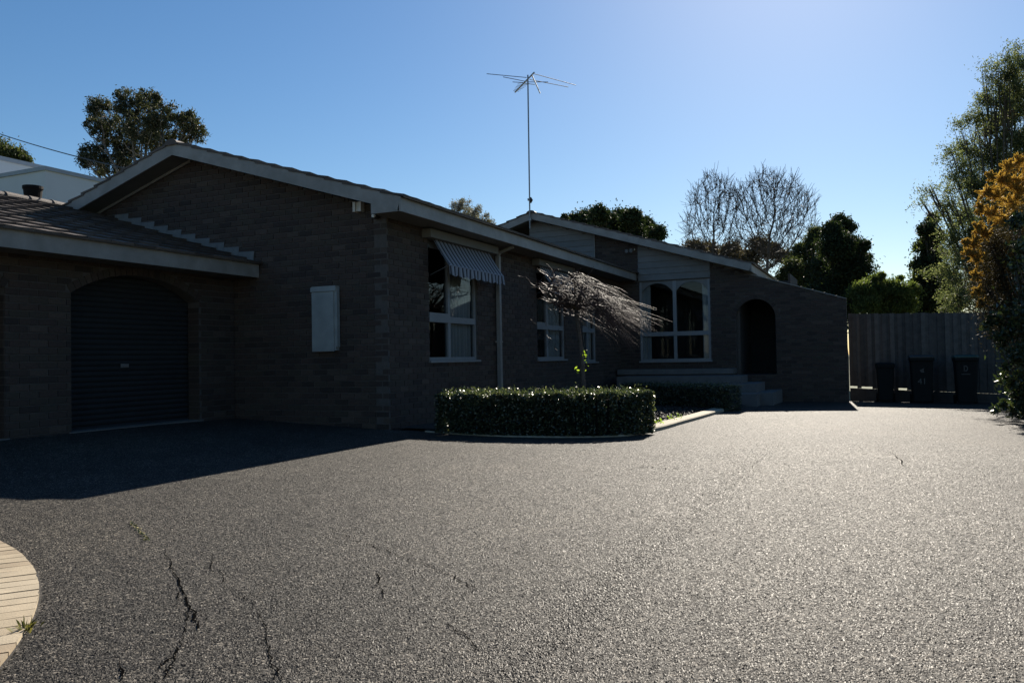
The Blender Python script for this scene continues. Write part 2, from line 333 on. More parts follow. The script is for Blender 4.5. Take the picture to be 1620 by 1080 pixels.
# crumbs of dry moss in the drive
m = []
for i in range(90):
    f = random.random(); g = ong(208+26*f+random.gauss(0, 2.2), 829+27*f+random.gauss(0, 1.6)); m.append((g.x, g.y, g.z+.012))
lo = link('dry_moss', quads_mesh('dry_moss', leaves(np.array(m), .014, .012)), M['moss']); prop(lo, 'thin line of yellowish dry moss in an asphalt crack', 'moss', kind='stuff')

# curved edge of cream pavers
pav = empty('paved_edge', ong(30, 950), 'cream clay pavers laid in rows ending in a curved edge', 'paving'); pav['kind'] = 'structure'
pc = [ong(*p) for p in ((0, 862), (25, 872), (44, 893), (56, 915), (60, 940), (57, 965), (48, 995), (30, 1025), (0, 1053))]
A = np.array([[2*p.x, 2*p.y, 1] for p in pc]); sol = np.linalg.lstsq(A, np.array([p.x**2+p.y**2 for p in pc]), rcond=None)[0]
cx, cy = sol[0], sol[1]; cr = math.sqrt(sol[2]+cx*cx+cy*cy)
du = (ong(58, 944)-ong(0, 951.6)); du.z = 0; du.normalize(); dv = Vector((-du.y, du.x, 0)); PW = .104
pvx, pvy, pvr = cx, cy, cr; chips()
base = MB(); nseg = 60
base.v = [(cx+(cr+.012)*math.cos(2*math.pi*i/nseg), cy+(cr+.012)*math.sin(2*math.pi*i/nseg), gz(cx, cy)+.004) for i in range(nseg)]; base.f = [tuple(range(nseg))]
base.build('bedding_sand', M['mulch'], pav)
for k in range(-int(cr/PW)-1, int(cr/PW)+2):
    v0, v1 = k*PW+.005, (k+1)*PW-.005
    ext = lambda v: math.sqrt(max(0, cr*cr-v*v))
    if max(abs(v0), abs(v1)) >= cr-.02: continue
    e = min(ext(v0), ext(v1)); u = -e; first = True
    edge = [(ext(v0+(v1-v0)*q/4), v0+(v1-v0)*q/4) for q in range(5)]
    off = .21 if k % 2 else 0; cuts = [c for c in [-cr+off+.42*i for i in range(int(2*cr/.42)+3)] if -e+.05 < c < e-.12]
    us = [-e]+cuts
    for i, a in enumerate(us):
        last = i == len(us)-1
        poly = [(a+.004, v0)]+(edge if last else [(us[i+1]-.004, v0), (us[i+1]-.004, v1)])+[(a+.004, v1)]
        W3 = [Vector((cx, cy, gz(cx, cy)+.002+random.uniform(-.002, .002)))+du*p[0]+dv*p[1] for p in poly]
        MB().prism(W3, (0, 0, .016)).build('paver', M['paver'], pav)

# ------------------------------------------------------------------ the house
house = empty('brick_house', (-8, 14, gz(-8, 14)), 'long brown brick house with grey fascias, low gables and an attached double garage', 'house')
XS, YG, XE, YR = -6.25, 9.56, -5.77, 9.16          # side wall, gable wall, eave edge, rake edge
XR, ZR, ZE = -9.93, 3.50, 2.235                    # ridge
SL = (ZR-ZE)/(XE-XR)                               # roof slope
Y2, YR2, XR2, ZR2, XE2, ZE2 = 20.8, 20.4, -8.63, 4.08, -2.77, 2.27
SL2 = (ZR2-ZE2)/(XE2-XR2)
XW, XF, ZGE, XGR = -9.07, -8.56, 1.55, -12.55      # garage wall, garage eave, garage ridge
SLG = .305; ZGR = ZGE+SLG*(XF-XGR)
DF = .225                                          # fascia depth
def roofz(X): return ZR-SL*abs(X-XR)
def roofz2(X): return ZR2-SL2*abs(X-XR2)
def roofzg(X): return ZGR-SLG*abs(X-XGR)

def scan(v, polys):
    xs = []
    for pl in polys:
        for (a, b) in zip(pl, pl[1:]+pl[:1]):
            if (a[1] <= v) != (b[1] <= v): xs.append(a[0]+(v-a[1])/(b[1]-a[1])*(b[0]-a[0]))
    xs.sort(); return [(xs[i], xs[i+1]) for i in range(0, len(xs)-1, 2)]
def arch_hole(u0, u1, v0, vs, vt, n=14):            # arched opening
    c = (u0+u1)/2; h = (u1-u0)/2
    r = (h*h+(vt-vs)**2)/(2*(vt-vs)); cy = vt-r; a0 = math.atan2(vs-cy, h)
    return [(u0, v0), (u1, v0)]+[(c+r*math.cos(a0+(math.pi-2*a0)*i/n), cy+r*math.sin(a0+(math.pi-2*a0)*i/n)) for i in range(n+1)]
BL, BH, BJ = .230, .076, .010
def unit_brick():
    m = MB(); a, h, d = BL/2, BH/2, .011; c = .004
    m.v = [(-a, 0, -h), (a, 0, -h), (a, 0, h), (-a, 0, h), (-a+c, d, -h+c), (a-c, d, -h+c), (a-c, d, h-c), (-a+c, d, h-c)]
    m.f = [(4, 7, 6, 5), (0, 4, 5, 1), (1, 5, 6, 2), (2, 6, 7, 3), (3, 7, 4, 0)]
    return m
brick_me = unit_brick().mesh('brick'); brick_me.materials.append(M['brick'])
def arch_ring(u0, u1, v0, vs, vt, e=.112, n=18):      # the same opening grown by the ring of the arch
    c = (u0+u1)/2; h = (u1-u0)/2; r = (h*h+(vt-vs)**2)/(2*(vt-vs)); cy = vt-r; a0 = math.atan2(vs-cy, h); r2 = r+e
    return [(u0, v0), (u1, v0), (u1, vs-.001)]+[(c+r2*math.cos(a0+(math.pi-2*a0)*i/n), cy+r2*math.sin(a0+(math.pi-2*a0)*i/n)) for i in range(n+1)]+[(u0, vs-.001)]
def arch_bricks(par, T, u0, u1, v0, vs, vt, e=.105):
    c = (u0+u1)/2; h = (u1-u0)/2; r = (h*h+(vt-vs)**2)/(2*(vt-vs)); cy = vt-r; a0 = math.atan2(vs-cy, h); n = max(8, int(r*(math.pi-2*a0)/.086)); g = .0045/r
    for i in range(n):
        a, b = a0+(math.pi-2*a0)*i/n+g, a0+(math.pi-2*a0)*(i+1)/n-g; o_ = random.uniform(.009, .0125)
        P4 = [(c+q*math.cos(t), cy+q*math.sin(t)) for (q, t) in ((r+.002, a), (r+.002, b), (r+e, b), (r+e, a))]
        MB().prism([T(p[0], p[1], -.06) for p in P4], T(0, 0, o_)-T(0, 0, -.06)).build('arch_brick', M['brick'], par)
def wall(name, outer, holes, T, thick=.22, z0=None, pick=None, limit=0, bholes=None):
    """T maps (u, v, w) to a world point, w out of the wall. Mortar slab with holes, bricks laid proud of it."""
    polys = [outer]+holes; flat = [p for pl in polys for p in pl]
    tri = tessellate_polygon([[Vector((p[0], p[1], 0)) for p in pl] for pl in polys])
    m = MB(); n = len(flat)
    m.v = [tuple(T(p[0], p[1], 0)) for p in flat]+[tuple(T(p[0], p[1], -thick)) for p in flat]
    m.f = [tuple(t) for t in tri]+[tuple(n+i for i in t[::-1]) for t in tri]
    k = 0
    for pl in polys:
        for i in range(len(pl)): a = k+i; b = k+(i+1) % len(pl); m.f.append((a, b, n+b, n+a))
        k += len(pl)
    wo = m.build(name, M['mortar'], house)
    bricks = []; vmin = min(p[1] for p in outer); vmax = max(p[1] for p in outer)
    zz = z0 if z0 is not None else vmin; row = 0
    while zz < vmax:
        vm = zz+BH/2
        for (a, b) in scan(vm, [outer]+(bholes or holes)):
            st = math.floor(a/(BL+BJ))*(BL+BJ)-(BL+BJ)+((BL+BJ)/2 if row % 2 else 0)
            while st < b:
                x0 = max(a+.001, st); x1 = min(b-.001, st+BL)
                if x1-x0 > .03: bricks.append((x0, x1, zz, x1-x0 > BL-.002))
                st += BL+BJ
        zz += BH+BJ; row += 1
    sing = set()
    if pick:
        full = [i for i, q in enumerate(bricks) if q[3] and pick(q)]
        full.sort(key=lambda i: (T((bricks[i][0]+bricks[i][1])/2, bricks[i][2], 0)).length)
        sing = set(full[:limit])
    e0 = T(0, 0, 0); ex = (T(1, 0, 0)-e0); ez = (T(0, 1, 0)-e0); ew = (T(0, 0, 1)-e0)
    rot = Matrix((ex, ew, ez)).transposed()
    j = MB()
    for i, (x0, x1, z, fl) in enumerate(bricks):
        p = T((x0+x1)/2, z+BH/2, random.uniform(-.002, .0015))
        if i in sing:
            o = bpy.data.objects.new('brick', brick_me); C.objects.link(o); o.parent = wo; o.matrix_local = Matrix.Translation(p)@rot.to_4x4()
        else:
            s = (x1-x0)/BL; n = len(j.v)
            for q in brick_me.vertices:
                c = q.co; g = p+ex*(c.x*s)+ez*c.z+ew*c.y; j.v.append((g.x, g.y, g.z))
            j.f += [tuple(n+k for k in fc) for fc in [(4, 7, 6, 5), (0, 4, 5, 1), (1, 5, 6, 2), (2, 6, 7, 3), (3, 7, 4, 0)]]
    if j.v: j.build('brick_courses', M['brick'], wo, 'stuff')
    return wo
# frames of reference for wall planes
TG = lambda u, v, w_: Vector((u, YG-w_, v))           # faces -Y
TS = lambda u, v, w_: Vector((XS+w_, u, v))           # faces +X
TW = lambda u, v, w_: Vector((XW+w_, u, v))           # faces +X (garage)
T2 = lambda u, v, w_: Vector((u, Y2-w_, v))           # faces -Y
# walls are set back by the brick depth so that brick faces lie on the planes
def back(T, d=.011): return lambda u, v, w_: T(u, v, w_-d)
gt = lambda X: roofz(X)-DF+.012
wall('gable_wall', [(-13.2, -1.2), (XS-.0125, -1.2), (XS-.0125, gt(XS)-.02), (XR, gt(XR)), (-13.2, gt(-13.2))], [], back(TG), .21, -1.13,
     pick=lambda q: q[2] > -.95 and q[0] > -9.0, limit=300)
W1 = (10.70, 12.34, 0.0, 1.84); W2 = (15.0, 16.6, -.02, 1.84); W3 = (17.75, 18.75, -.1, 1.84)
rect = lambda q: [(q[0], q[2]), (q[1], q[2]), (q[1], q[3]), (q[0], q[3])]
wall('side_wall', [(YG+.001, -1.3), (Y2-.02, -1.3), (Y2-.02, 2.02), (YG+.001, 2.02)], [rect(W1), rect(W2), rect(W3)], back(TS), .21, -1.13)
# garage: two arched doors
GD = (6.78, 8.85, -.95, .92, 1.22); GD2 = (3.88, 5.95, -.95, .92, 1.22)
gw = wall('garage_wall', [(2.6, -1.2), (YG-.012, -1.2), (YG-.012, 1.335), (2.6, 1.335)], [arch_hole(*GD), arch_hole(*GD2)], back(TW), .22, -1.13, bholes=[arch_ring(*GD), arch_ring(*GD2)])
for (a, b, z0, zs, zt) in (GD, GD2):
    arch_bricks(gw, back(TW), a, b, z0, zs, zt)
    jb = MB(); zz = -1.13
    while zz < zs-BH:
        for yj in (a, b): jb.box((XW-.225, yj-(.009 if yj == b else -.001), zz), (XW-.013-random.uniform(0, .002), yj+(.009 if yj == a else -.001), zz+BH))
        zz += BH+BJ
    jb.build('jamb_bricks', M['brick'], gw, 'stuff')
    m = MB(); zz = z0-.1; k = 0
    while zz < zt+.05:                                  # roller door curtain: corrugated slats
        m.prism([(XW-.27, a-.05, zz), (XW-.255, a-.05, zz+.012), (XW-.245, a-.05, zz+.035), (XW-.255, a-.05, zz+.058), (XW-.27, a-.05, zz+.07), (XW-.29, a-.05, zz+.07), (XW-.29, a-.05, zz)], (0, b-a+.1, 0))
        zz += .0704
    gd = m.build('garage_door', M['door'], house); gd['label'] = 'dark roller door in an arched opening'
    hd = MB().box((XW-.243, (a+b)/2-.13, -.02), (XW-.225, (a+b)/2-.01, .03)).box((XW-.225, (a+b)/2-.11, -.01), (XW-.205, (a+b)/2-.03, .015)); hd.build('door_handle', M['flash'], gd)
    MB().box((XW-.30, a-.04, gz(XW, (a+b)/2)-.06), (XW+.02, b+.04, gz(XW, (a+b)/2)+.012)).build('door_threshold', M['step'], gd)
MB().box((XGR-3, 2.7, -1.2), (XGR-2.8, YG, roofzg(XGR-2.8)-.1)).box((XGR-2.8, 2.6, -1.2), (XW-.25, 2.8, 1.3)).build('garage_back_wall', M['mortar'], house)
# second wing front wall, runs on as a sloping wing wall
wt = lambda X: 2.29-.3236*(X+3.74)
WB = (-5.72, -3.87, -.12, 1.975); AR = (-3.24, -2.28, -.50, .9, 1.39)
# brick left part (above the main roof) and right part with the archway
ww = wall('wing_wall', [(-6.93, -1.4), (-.65, -1.4), (-.65, wt(-.65)), (-2.85, wt(-2.85)), (-3.85, wt(-3.85)), (-3.85, WB[3]+.02), (-5.74, WB[3]+.02), (-5.74, roofz2(-5.74)-DF+.02), (-6.93, roofz2(-6.93)-DF+.02)],
     [arch_hole(*AR, n=18), rect(WB)], back(T2), .21, -1.35, bholes=[arch_ring(*AR), rect(WB)])
MB().prism([T2(-.66, wt(-.66)+.001, .02), T2(-2.85, wt(-2.85)+.001, .02), T2(-2.85, wt(-2.85)+.022, .02), T2(-.64, wt(-.64)+.022, .02)], (0, .26, 0)).build('wall_capping', M['trim'], house)
arch_bricks(ww, back(T2), *AR)
# archway passage
m = MB(); a, b = AR[0]-.3, AR[1]+.3
m.box((a-.05, Y2+.21, -1.3), (a, Y2+2.2, 2)).box((b, Y2+.21, -1.3), (b+.05, Y2+2.2, 2)).box((a, Y2+2.15, -1.3), (b, Y2+2.2, 2)).box((a, Y2+.21, 1.75), (b, Y2+2.15, 1.8)).box((a, Y2+.21, -.56), (b, Y2+2.15, -.5))
pas = m.build('entry_passage', M['dark_in'], house)
MB().box((AR[0]+.02, Y2+2.09, -.5), (AR[1]-.02, Y2+2.14, 1.5)).build('front_door', M['door'], pas)
# weatherboards, one by one
def boards(name, x0, x1, z0, topf, T, step=.165):
    par = MB().box(T(x0, z0, -.14), T(x1, topf(x1)-.02, -.10)).build(name, M['dark_in'], house)
    z = z0
    while z < max(topf(x0), topf(x1)):
        za, zb = z, z+step-.002
        # clip board against the sloping top
        L, Rr = x0, x1
        pts = []
        sg = -1 if topf(x0) > topf(x1) else 1
        if min(topf(x0), topf(x1)) >= zb: pts = [(L, za), (Rr, za), (Rr, zb), (L, zb)]
        else:
            n = 12; xsn = [L+(Rr-L)*i/n for i in range(n+1)]
            topz = [(x, min(zb, topf(x))) for x in xsn if topf(x) > za+.01]
            if len(topz) < 2: break
            pts = [(topz[0][0], za), (topz[-1][0], za)]+topz[::-1]
        mm = MB(); k = len(pts)
        fr = [T(p[0], p[1], .022-.020*(p[1]-za)/step) for p in pts]; bk = [T(p[0], p[1], -.02) for p in pts]
        mm.v = [tuple(q) for q in fr+bk]; mm.f = [tuple(range(k)), tuple(range(2*k-1, k-1, -1))]+[((i+1) % k, i, k+i, k+(i+1) % k) for i in range(k)]
        mm.build('weatherboard', M['board'], par)
        z += step
    return par
boards('gable_boards', -8.85, -6.945, 1.9, lambda x: roofz2(x)-DF, T2)
boards('window_bay_boards', -5.735, -3.855, 2.0, lambda x: roofz2(x)-DF, T2)
MB().box(T2(-6.945, 1.9, .0), T2(-6.925, roofz2(-6.94)-DF, .03)).build('corner_trim', M['trim'], house)
MB().box((-14, Y2+.02, -1.3), (-8.86, Y2+.2, roofz2(-14)-DF)).build('rear_infill_wall', M['mortar'], house)

# ---- roofs
tm = MB(); tm.v = [(-.163, .0, .0), (.163, 0, 0), (.163, .39, .0), (-.163, .39, 0), (-.163, 0, .034), (.163, 0, .034), (.163, .39, .026), (-.163, .39, .026), (0, 0, .028), (0, .39, .02)]
tm.f = [(0, 3, 2, 1), (4, 8, 9, 7), (8, 5, 6, 9), (0, 1, 5, 8, 4), (1, 2, 6, 5), (2, 3, 7, 9, 6), (3, 0, 4, 7)]
tile_me = tm.mesh('roof_tile'); tile_me.materials.append(M['tile'])
def roof(name, xr, zr, xe, y0, y1, sl, single, over=.05):
    """one slope: xr ridge, xe eave edge; tile rows from the eave up. single(y, row) chooses tiles kept as own objects."""
    sgn = 1 if xe > xr else -1; dn = Vector((sgn, 0, -sl)).normalized(); upv = -dn
    al = Vector((0, sgn, 0)); nr = al.cross(upv)
    if nr.z < 0: nr = -nr
    zt = lambda X: zr-sl*abs(X-xr)
    b = .055
    slab = MB().prism([(xr, y0+.02, zr-b), (xe-sgn*.01, y0+.02, zt(xe)-b), (xe-sgn*.01, y0+.02, zt(xe)-b-.05), (xr, y0+.02, zr-b-.05)], (0, y1-y0-.04, 0)).build(name, M['soffit'], house)
    Ls = abs(xe-xr)*math.sqrt(1+sl*sl); e0 = Vector((xe+sgn*over, 0, zt(xe)-sl*over-.052)); row = 0; j = MB()
    rows = int(Ls/.325)+1
    while row < rows:
        p0 = e0+upv*(row*.325); yy = y0-.02+(.165 if row % 2 else 0)
        if row == rows-1: p0 = Vector((xr, 0, zr-.052))-upv*.36
        cols = int((y1-y0)/.332)+1
        for c in range(cols):
            yc = y0+.15+c*.332
            # tiles overlap: the tail of each is lifted on the head of the one below
            base = p0+Vector((0, yc, 0))+nr*(.002+random.uniform(0, .004)); tilt = .028
            ax = al; uy = (upv*.39-nr*tilt).normalized(); nz_ = ax.cross(uy)
            if nz_.z < 0: ax = -ax; nz_ = ax.cross(uy)
            base = base+nr*tilt
            if single(yc, row):
                o = bpy.data.objects.new('roof_tile', tile_me); C.objects.link(o); o.parent = slab
                o.matrix_local = Matrix.Translation(base)@Matrix((ax, uy, nz_)).transposed().to_4x4()
            else:
                n = len(j.v)
                for q in tile_me.vertices: g = base+ax*q.co.x+uy*q.co.y+nz_*q.co.z; j.v.append((g.x, g.y, g.z))
                j.f += [tuple(n+k for k in f) for f in tm.f]
        row += 1
    if j.v: j.build('tile_courses', M['tile'], slab, 'stuff')
    return slab
cnt = 0
roof('main_roof_slope', XR, ZR, XE, YR, Y2-.02, SL, lambda y, r: y < YR+.3)
roof('main_roof_slope', XR, ZR, -14.1, YR, Y2-.02, SL, lambda y, r: y < YR+.3)
roof('rear_roof_slope', XR2, ZR2, XE2, YR2, 31, SL2, lambda y, r: y < YR2+.3)
roof('rear_roof_slope', XR2, ZR2, -14.6, YR2, 31, SL2, lambda y, r: False)
roof('garage_roof_slope', XGR, ZGR, XF, 2.6, YG-.02, SLG, lambda y, r: y > 5.3)
roof('garage_roof_slope', XGR, ZGR, XGR-3.3, 2.6, YR-.02, SLG, lambda y, r: False)
def caps(x, z, y0, y1, par):
    y = y0
    while y < y1:
        m = MB(); n = 8; L = min(.42, y1-y); r = .12
        for k, (yy, rr) in enumerate(((y, r*1.06), (y+L, r*.92))):
            for i in range(n+1):
                a = math.pi*i/n; m.v.append((x+rr*math.cos(a)*1.1, yy, z-.055+rr*math.sin(a)*.75))
        m.f = [(i, i+1, n+2+i, n+1+i) for i in range(n)]+[tuple(range(n, -1, -1)), tuple(range(n+1, 2*n+2))]
        m.build('ridge_cap', M['tile'], house); y += .40
caps(XGR, ZGR, 5.8, YR+.1, house); caps(XR, ZR-.02, YR-.03, 12.4, house); caps(XR2, ZR2-.02, YR2-.03, 23.2, house)

# ---- fascias and soffits
def rake(xr, zr, xe, sl, y, lab=None):
    s = 1 if xe > xr else -1
    zt = lambda X: zr-sl*abs(X-xr)
    m = MB().prism([(xr+s*.001, y, zr-.03), (xe, y, zt(xe)-.03), (xe-s*.055, y, zt(xe-s*.055)-DF), (xr+s*.001, y, zr-DF)], (0, .03, 0))
    return m.build('rake_fascia', M['trim'], house)
rake(XR, ZR, XE, SL, YR); rake(XR, ZR, -13.6, SL, YR); rake(XR2, ZR2, XE2, SL2, YR2); rake(XR2, ZR2, -13, SL2, YR2)
MB().box((XE-.025, YR+.001, ZE-DF), (XE+.001, Y2-.06, ZE-.034)).build('eave_fascia', M['trim'], house)
MB().box((XE2-.025, YR2+.001, ZE2-DF), (XE2+.001, 31, ZE2-.034)).build('eave_fascia', M['trim'], house)
MB().box((XF-.025, 2.6, 1.31), (XF+.001, YG-.02, ZGE-.034)).build('eave_fascia', M['trim'], house)
MB().box((XS+.002, YR+.034, ZE-DF+.012), (XE-.027, Y2-.05, ZE-DF+.030)).build('eave_soffit', M['soffit'], house)
MB().box((XW+.002, 2.62, 1.325), (XF-.027, YG-.022, 1.343)).build('eave_soffit', M['soffit'], house)
for (xr, zr, xa, xb, sl, ya, yb) in ((XR, ZR, XR+.01, XS-.002, SL, YR+.032, YG-.012), (XR, ZR, -13.4, XR-.01, SL, YR+.032, YG-.012), (XR2, ZR2, XR2+.01, XE2-.03, SL2, YR2+.032, Y2-.03), (XR2, ZR2, -13, XR2-.01, SL2, YR2+.032, Y2-.03)):
    zt = lambda X: zr-sl*abs(X-xr)-DF
    MB().prism([(xa, ya, zt(xa)+.014), (xb, ya, zt(xb)+.014), (xb, ya, zt(xb)+.032), (xa, ya, zt(xa)+.032)], (0, yb-ya, 0)).build('rake_soffit', M['soffit'], house)
    if xr == XR and xa < xr-1: MB().prism([(xa, yb-.022, zt(xa)-.028), (xb, yb-.022, zt(xb)-.028), (xb, yb-.022, zt(xb)+.012), (xa, yb-.022, zt(xa)+.012)], (0, .02, 0)).build('soffit_moulding', M['trim'], house)
MB().prism([(XS+.002, YR+.002, ZE-DF+.004), (XE-.03, YR+.002, ZE-DF+.004), (XS+.002, YR+.002, roofz(XS)-DF+.01)], (0, .028, 0)).build('eave_end_panel', M['trim'], house)
for (x, z, ya, yb) in ((XE+.045, ZE-.03, YR, Y2-.3), (XF+.045, ZGE-.03, 2.6, YG-.05), (XE2+.045, ZE2-.03, YR2, 30)):
    MB().tube([(x, ya, z), (x, yb, z)], .013, 8).build('gutter_bead', M['bead'], house, smooth=True)
# back and side shell so that no light leaks in
m = MB().box((-14.3, YG, -1.3), (-14.1, 31, 2.1)).box((-14.1, 30.6, -1.3), (XE2-.5, 30.8, 2.2)).box((XE2-.5, Y2+.2, -1.3), (XE2-.4, 30.8, roofz2(XE2-.4)-.2)).box((-14.1, YG+.23, 1.96), (XS-.23, Y2, 2.0)).box((-14.1, Y2+.2, 2.0), (XE2-.5, 30.6, 2.06))
m.build('rear_walls', M['mortar'], house)
# stepped flashing where the garage roof meets the gable wall
for k in range(10):
    u0 = XF-.12-k*.30; u1 = u0-.30; zb0, zb1 = roofzg(u0)-.02, roofzg(u1)-.02; zt = zb1+.075
    MB().prism([(u0, YG-.004, zb0), (u1, YG-.004, zb1), (u1, YG-.004, zt), (u0+.02, YG-.004, zt-.008)], (0, -.004, 0)).build('step_flashing', M['flash'], house)
# downpipe
m = MB().box((XS+.02, 13.04, -1.0), (XS+.09, 13.12, 1.86)).tube([(XS+.055, 13.08, 1.86), (XS+.10, 13.08, 1.93), (XE-.12, 13.08, 2.01)], .035, 8)
dp = m.build('downpipe', M['trim'], house)
for z in (.3, 1.4): MB().box((XS+.001, 13.02, z), (XS+.095, 13.14, z+.03)).build('bracket', M['trim'], dp)
# meter box
mb = MB().box((-7.52, YG-.075, .17), (-7.10, YG-.001, 1.09)).build('meter_box', M['box'], house); mb['label'] = 'pale grey steel meter box'
MB().box((-7.515, YG-.092, .16), (-7.125, YG-.077, 1.02)).build('box_door', M['box'], mb)
MB().prism([(-7.53, YG-.10, 1.03), (-7.53, YG-.10, 1.09), (-7.50, YG-.10, 1.105), (-7.08, YG-.10, 1.105), (-7.08, YG-.10, 1.03)], (0, .095, 0)).build('box_hood', M['box'], mb)
MB().box((-7.10, YG-.085, .22), (-7.07, YG-.02, 1.06)).build('box_flange', M['box'], mb)
# small fittings under the rake
fl = MB().box((-6.77, YG-.09, 2.14), (-6.73, YG-.001, 2.28)).box((-6.67, YG-.09, 2.14), (-6.63, YG-.001, 2.28)).box((-6.73, YG-.06, 2.15), (-6.67, YG-.001, 2.28)).build('wall_vent', M['white'], house)
fl = MB().box((-6.44, YG-.10, 2.02), (-6.37, YG-.001, 2.10)).build('sensor_light', M['dark_in'], house); MB().tube([(-6.405, YG-.10, 2.05), (-6.405, YG-.125, 2.045)], [.03, .024], 10).build('lens', M['glow'], fl)
fl = MB().box((-5.98, Y2-.05, 2.83), (-5.80, Y2-.02, 2.87)).build('flood_light', M['white'], house)
for x in (-5.96, -5.84): MB().tube([(x, Y2-.05, 2.86), (x-.02, Y2-.13, 2.82), (x-.03, Y2-.2, 2.80)], [.02, .035, .05], 10).build('lamp_head', M['flash'], fl)
pz = roofzg(-13.0); m = MB(); n = 20
for (z, r) in ((pz-.1, .105), (pz+.02, .108), (3.02, .145), (3.03, .158), (3.08, .158), (3.08, .13), (2.95, .12)):
    m.v += [(-13.0+r*math.cos(2*math.pi*i/n), 9.02+r*math.sin(2*math.pi*i/n), z) for i in range(n)]
for k in range(6): m.f += [(k*n+i, k*n+(i+1) % n, (k+1)*n+(i+1) % n, (k+1)*n+i) for i in range(n)]
m.f.append(tuple(range(6*n, 7*n))); pot = m.build('flue_pot', M['black'], house); pot['label'] = 'black tapered flue pot rising behind the garage ridge'

# ---- windows
def curtain(par, T, u0, u1, v0, v1, w0=-.14):
    m = MB(); n = max(8, int((u1-u0)/.025)); 
    for i in range(n+1):
        u = u0+(u1-u0)*i/n; w_ = w0+.025*math.sin(i*1.3)+.01*math.sin(i*.5)
        m.v += [tuple(T(u, v0, w_)), tuple(T(u, v1, w_))]
    m.f = [(2*i, 2*i+2, 2*i+3, 2*i+1) for i in range(n)]; m.build('curtain', M['curtain'], par, smooth=True)
def sheet(T, a, b, c, d):
    m = MB(); m.v = [tuple(T(a, c, -.073)), tuple(T(b, c, -.073)), tuple(T(b, d, -.073)), tuple(T(a, d, -.073))]
    nrm = (Vector(m.v[1])-Vector(m.v[0])).cross(Vector(m.v[2])-Vector(m.v[0])); out = T(0, 0, 1)-T(0, 0, 0)
    m.f = [(0, 1, 2, 3)] if nrm.dot(out) > 0 else [(3, 2, 1, 0)]; return m
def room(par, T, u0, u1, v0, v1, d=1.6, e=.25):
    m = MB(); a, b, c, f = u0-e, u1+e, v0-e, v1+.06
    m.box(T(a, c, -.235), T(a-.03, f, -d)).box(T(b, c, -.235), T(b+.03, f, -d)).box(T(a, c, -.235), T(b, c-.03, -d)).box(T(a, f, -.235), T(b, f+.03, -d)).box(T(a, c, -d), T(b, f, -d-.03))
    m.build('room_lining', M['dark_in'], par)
def sash_window(T, q, mull, tr0, tr1, label):
    u0, u1, v0, v1 = q; t = .05; w0, w1 = -.10, -.04
    wn = MB().box(T(u0, v0, w0), T(u0+t, v1, w1)).box(T(u1-t, v0, w0), T(u1, v1, w1)).box(T(u0+t, v0, w0), T(u1-t, v0+t, w1)).box(T(u0+t, v1-t, w0), T(u1-t, v1, w1)).build('window', M['frame'], house); wn['label'] = label
    MB().box(T(u0+t, tr0, w0), T(u1-t, tr1, w1+.012)).build('transom', M['frame'], wn)
    MB().box(T(mull-.04, v0+t, w0+.002), T(mull+.04, tr0, w1+.004)).box(T(mull-.04, tr1, w0+.002), T(mull+.04, v1-t, w1+.004)).build('mullion', M['frame'], wn)
    MB().box(T(u0-.03, v0-.035, -.11), T(u1+.03, v0-.002, .035)).build('sill', M['frame'], wn)
    for (a, b) in ((u0+t, mull-.04), (mull+.04, u1-t)):
        for (c, d) in ((v0+t, tr0), (tr1, v1-t)):
            sheet(T, a, b, c, d).build('pane', M['glass'], wn)
    # opening sash of the upper left light
    MB().box(T(u0+t, tr1, w1-.002), T(mull-.04, tr1+.045, w1+.016)).box(T(u0+t, v1-t-.045, w1-.002), T(mull-.04, v1-t, w1+.016)).build('sash_rail', M['frame'], wn)
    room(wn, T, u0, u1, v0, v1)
    return wn
wn = sash_window(TS, W1, 11.39, .60, .70, 'white timber window with four panes and pale curtains under the striped awning'); curtain(wn, TS, 11.62, 12.34, 0, 1.84)
wn = sash_window(TS, W2, 15.62, .60, .70, 'white timber window half hidden behind the weeping tree'); curtain(wn, TS, 15.75, 16.6, -.02, 1.84)
wn = sash_window(TS, W3, 18.2, .60, .70, 'narrow white window beside the porch'); curtain(wn, TS, 18.15, 18.75, -.1, 1.84)
# bay window with two arched heads
q = WB; wn = MB().box(T2(q[0], q[2], -.10), T2(q[0]+.06, q[3], -.03)).box(T2(q[1]-.06, q[2], -.10), T2(q[1], q[3], -.03)).box(T2(q[0]+.06, q[2], -.10), T2(q[1]-.06, q[2]+.05, -.03)).build('bay_window', M['frame'], house)
wn['label'] = 'tall white window with two arched heads and a low transom'
MB().box(T2(-4.83, q[2]+.05, -.098), T2(-4.75, .53, -.032)).box(T2(-4.835, .64, -.098), T2(-4.745, q[3], -.032)).build('mullion', M['frame'], wn)
MB().box(T2(q[0]+.06, .53, -.10), T2(q[1]-.06, .64, -.02)).build('transom', M['frame'], wn)
for (a, b) in ((q[0]+.06, -4.835), (-4.745, q[1]-.06)):
    n = 14; arc = []
    h = (b-a)/2; rise = .24; r = (h*h+rise*rise)/(2*rise); a0 = math.asin((r-rise)/r)
    for i in range(n+1):
        th = a0+(math.pi-2*a0)*i/n; arc.append(((a+b)/2+r*math.cos(th), q[3]-.05-rise+r*math.sin(th)-(r-rise)))
    poly = arc+[(a, q[3]), (b, q[3])]
    MB().prism([T2(p[0], p[1], -.096) for p in poly], T2(0, 0, -.034)-T2(0, 0, -.096)).build('arched_head', M['board'], wn)
    sheet(T2, a, b, .64, q[3]).build('pane', M['glass'], wn)
    sheet(T2, a, b, q[2]+.05, .53).build('pane', M['glass'], wn)
MB().box(T2(q[0]-.03, q[2]-.04, -.11), T2(q[1]+.03, q[2]-.002, .04)).build('sill', M['frame'], wn)
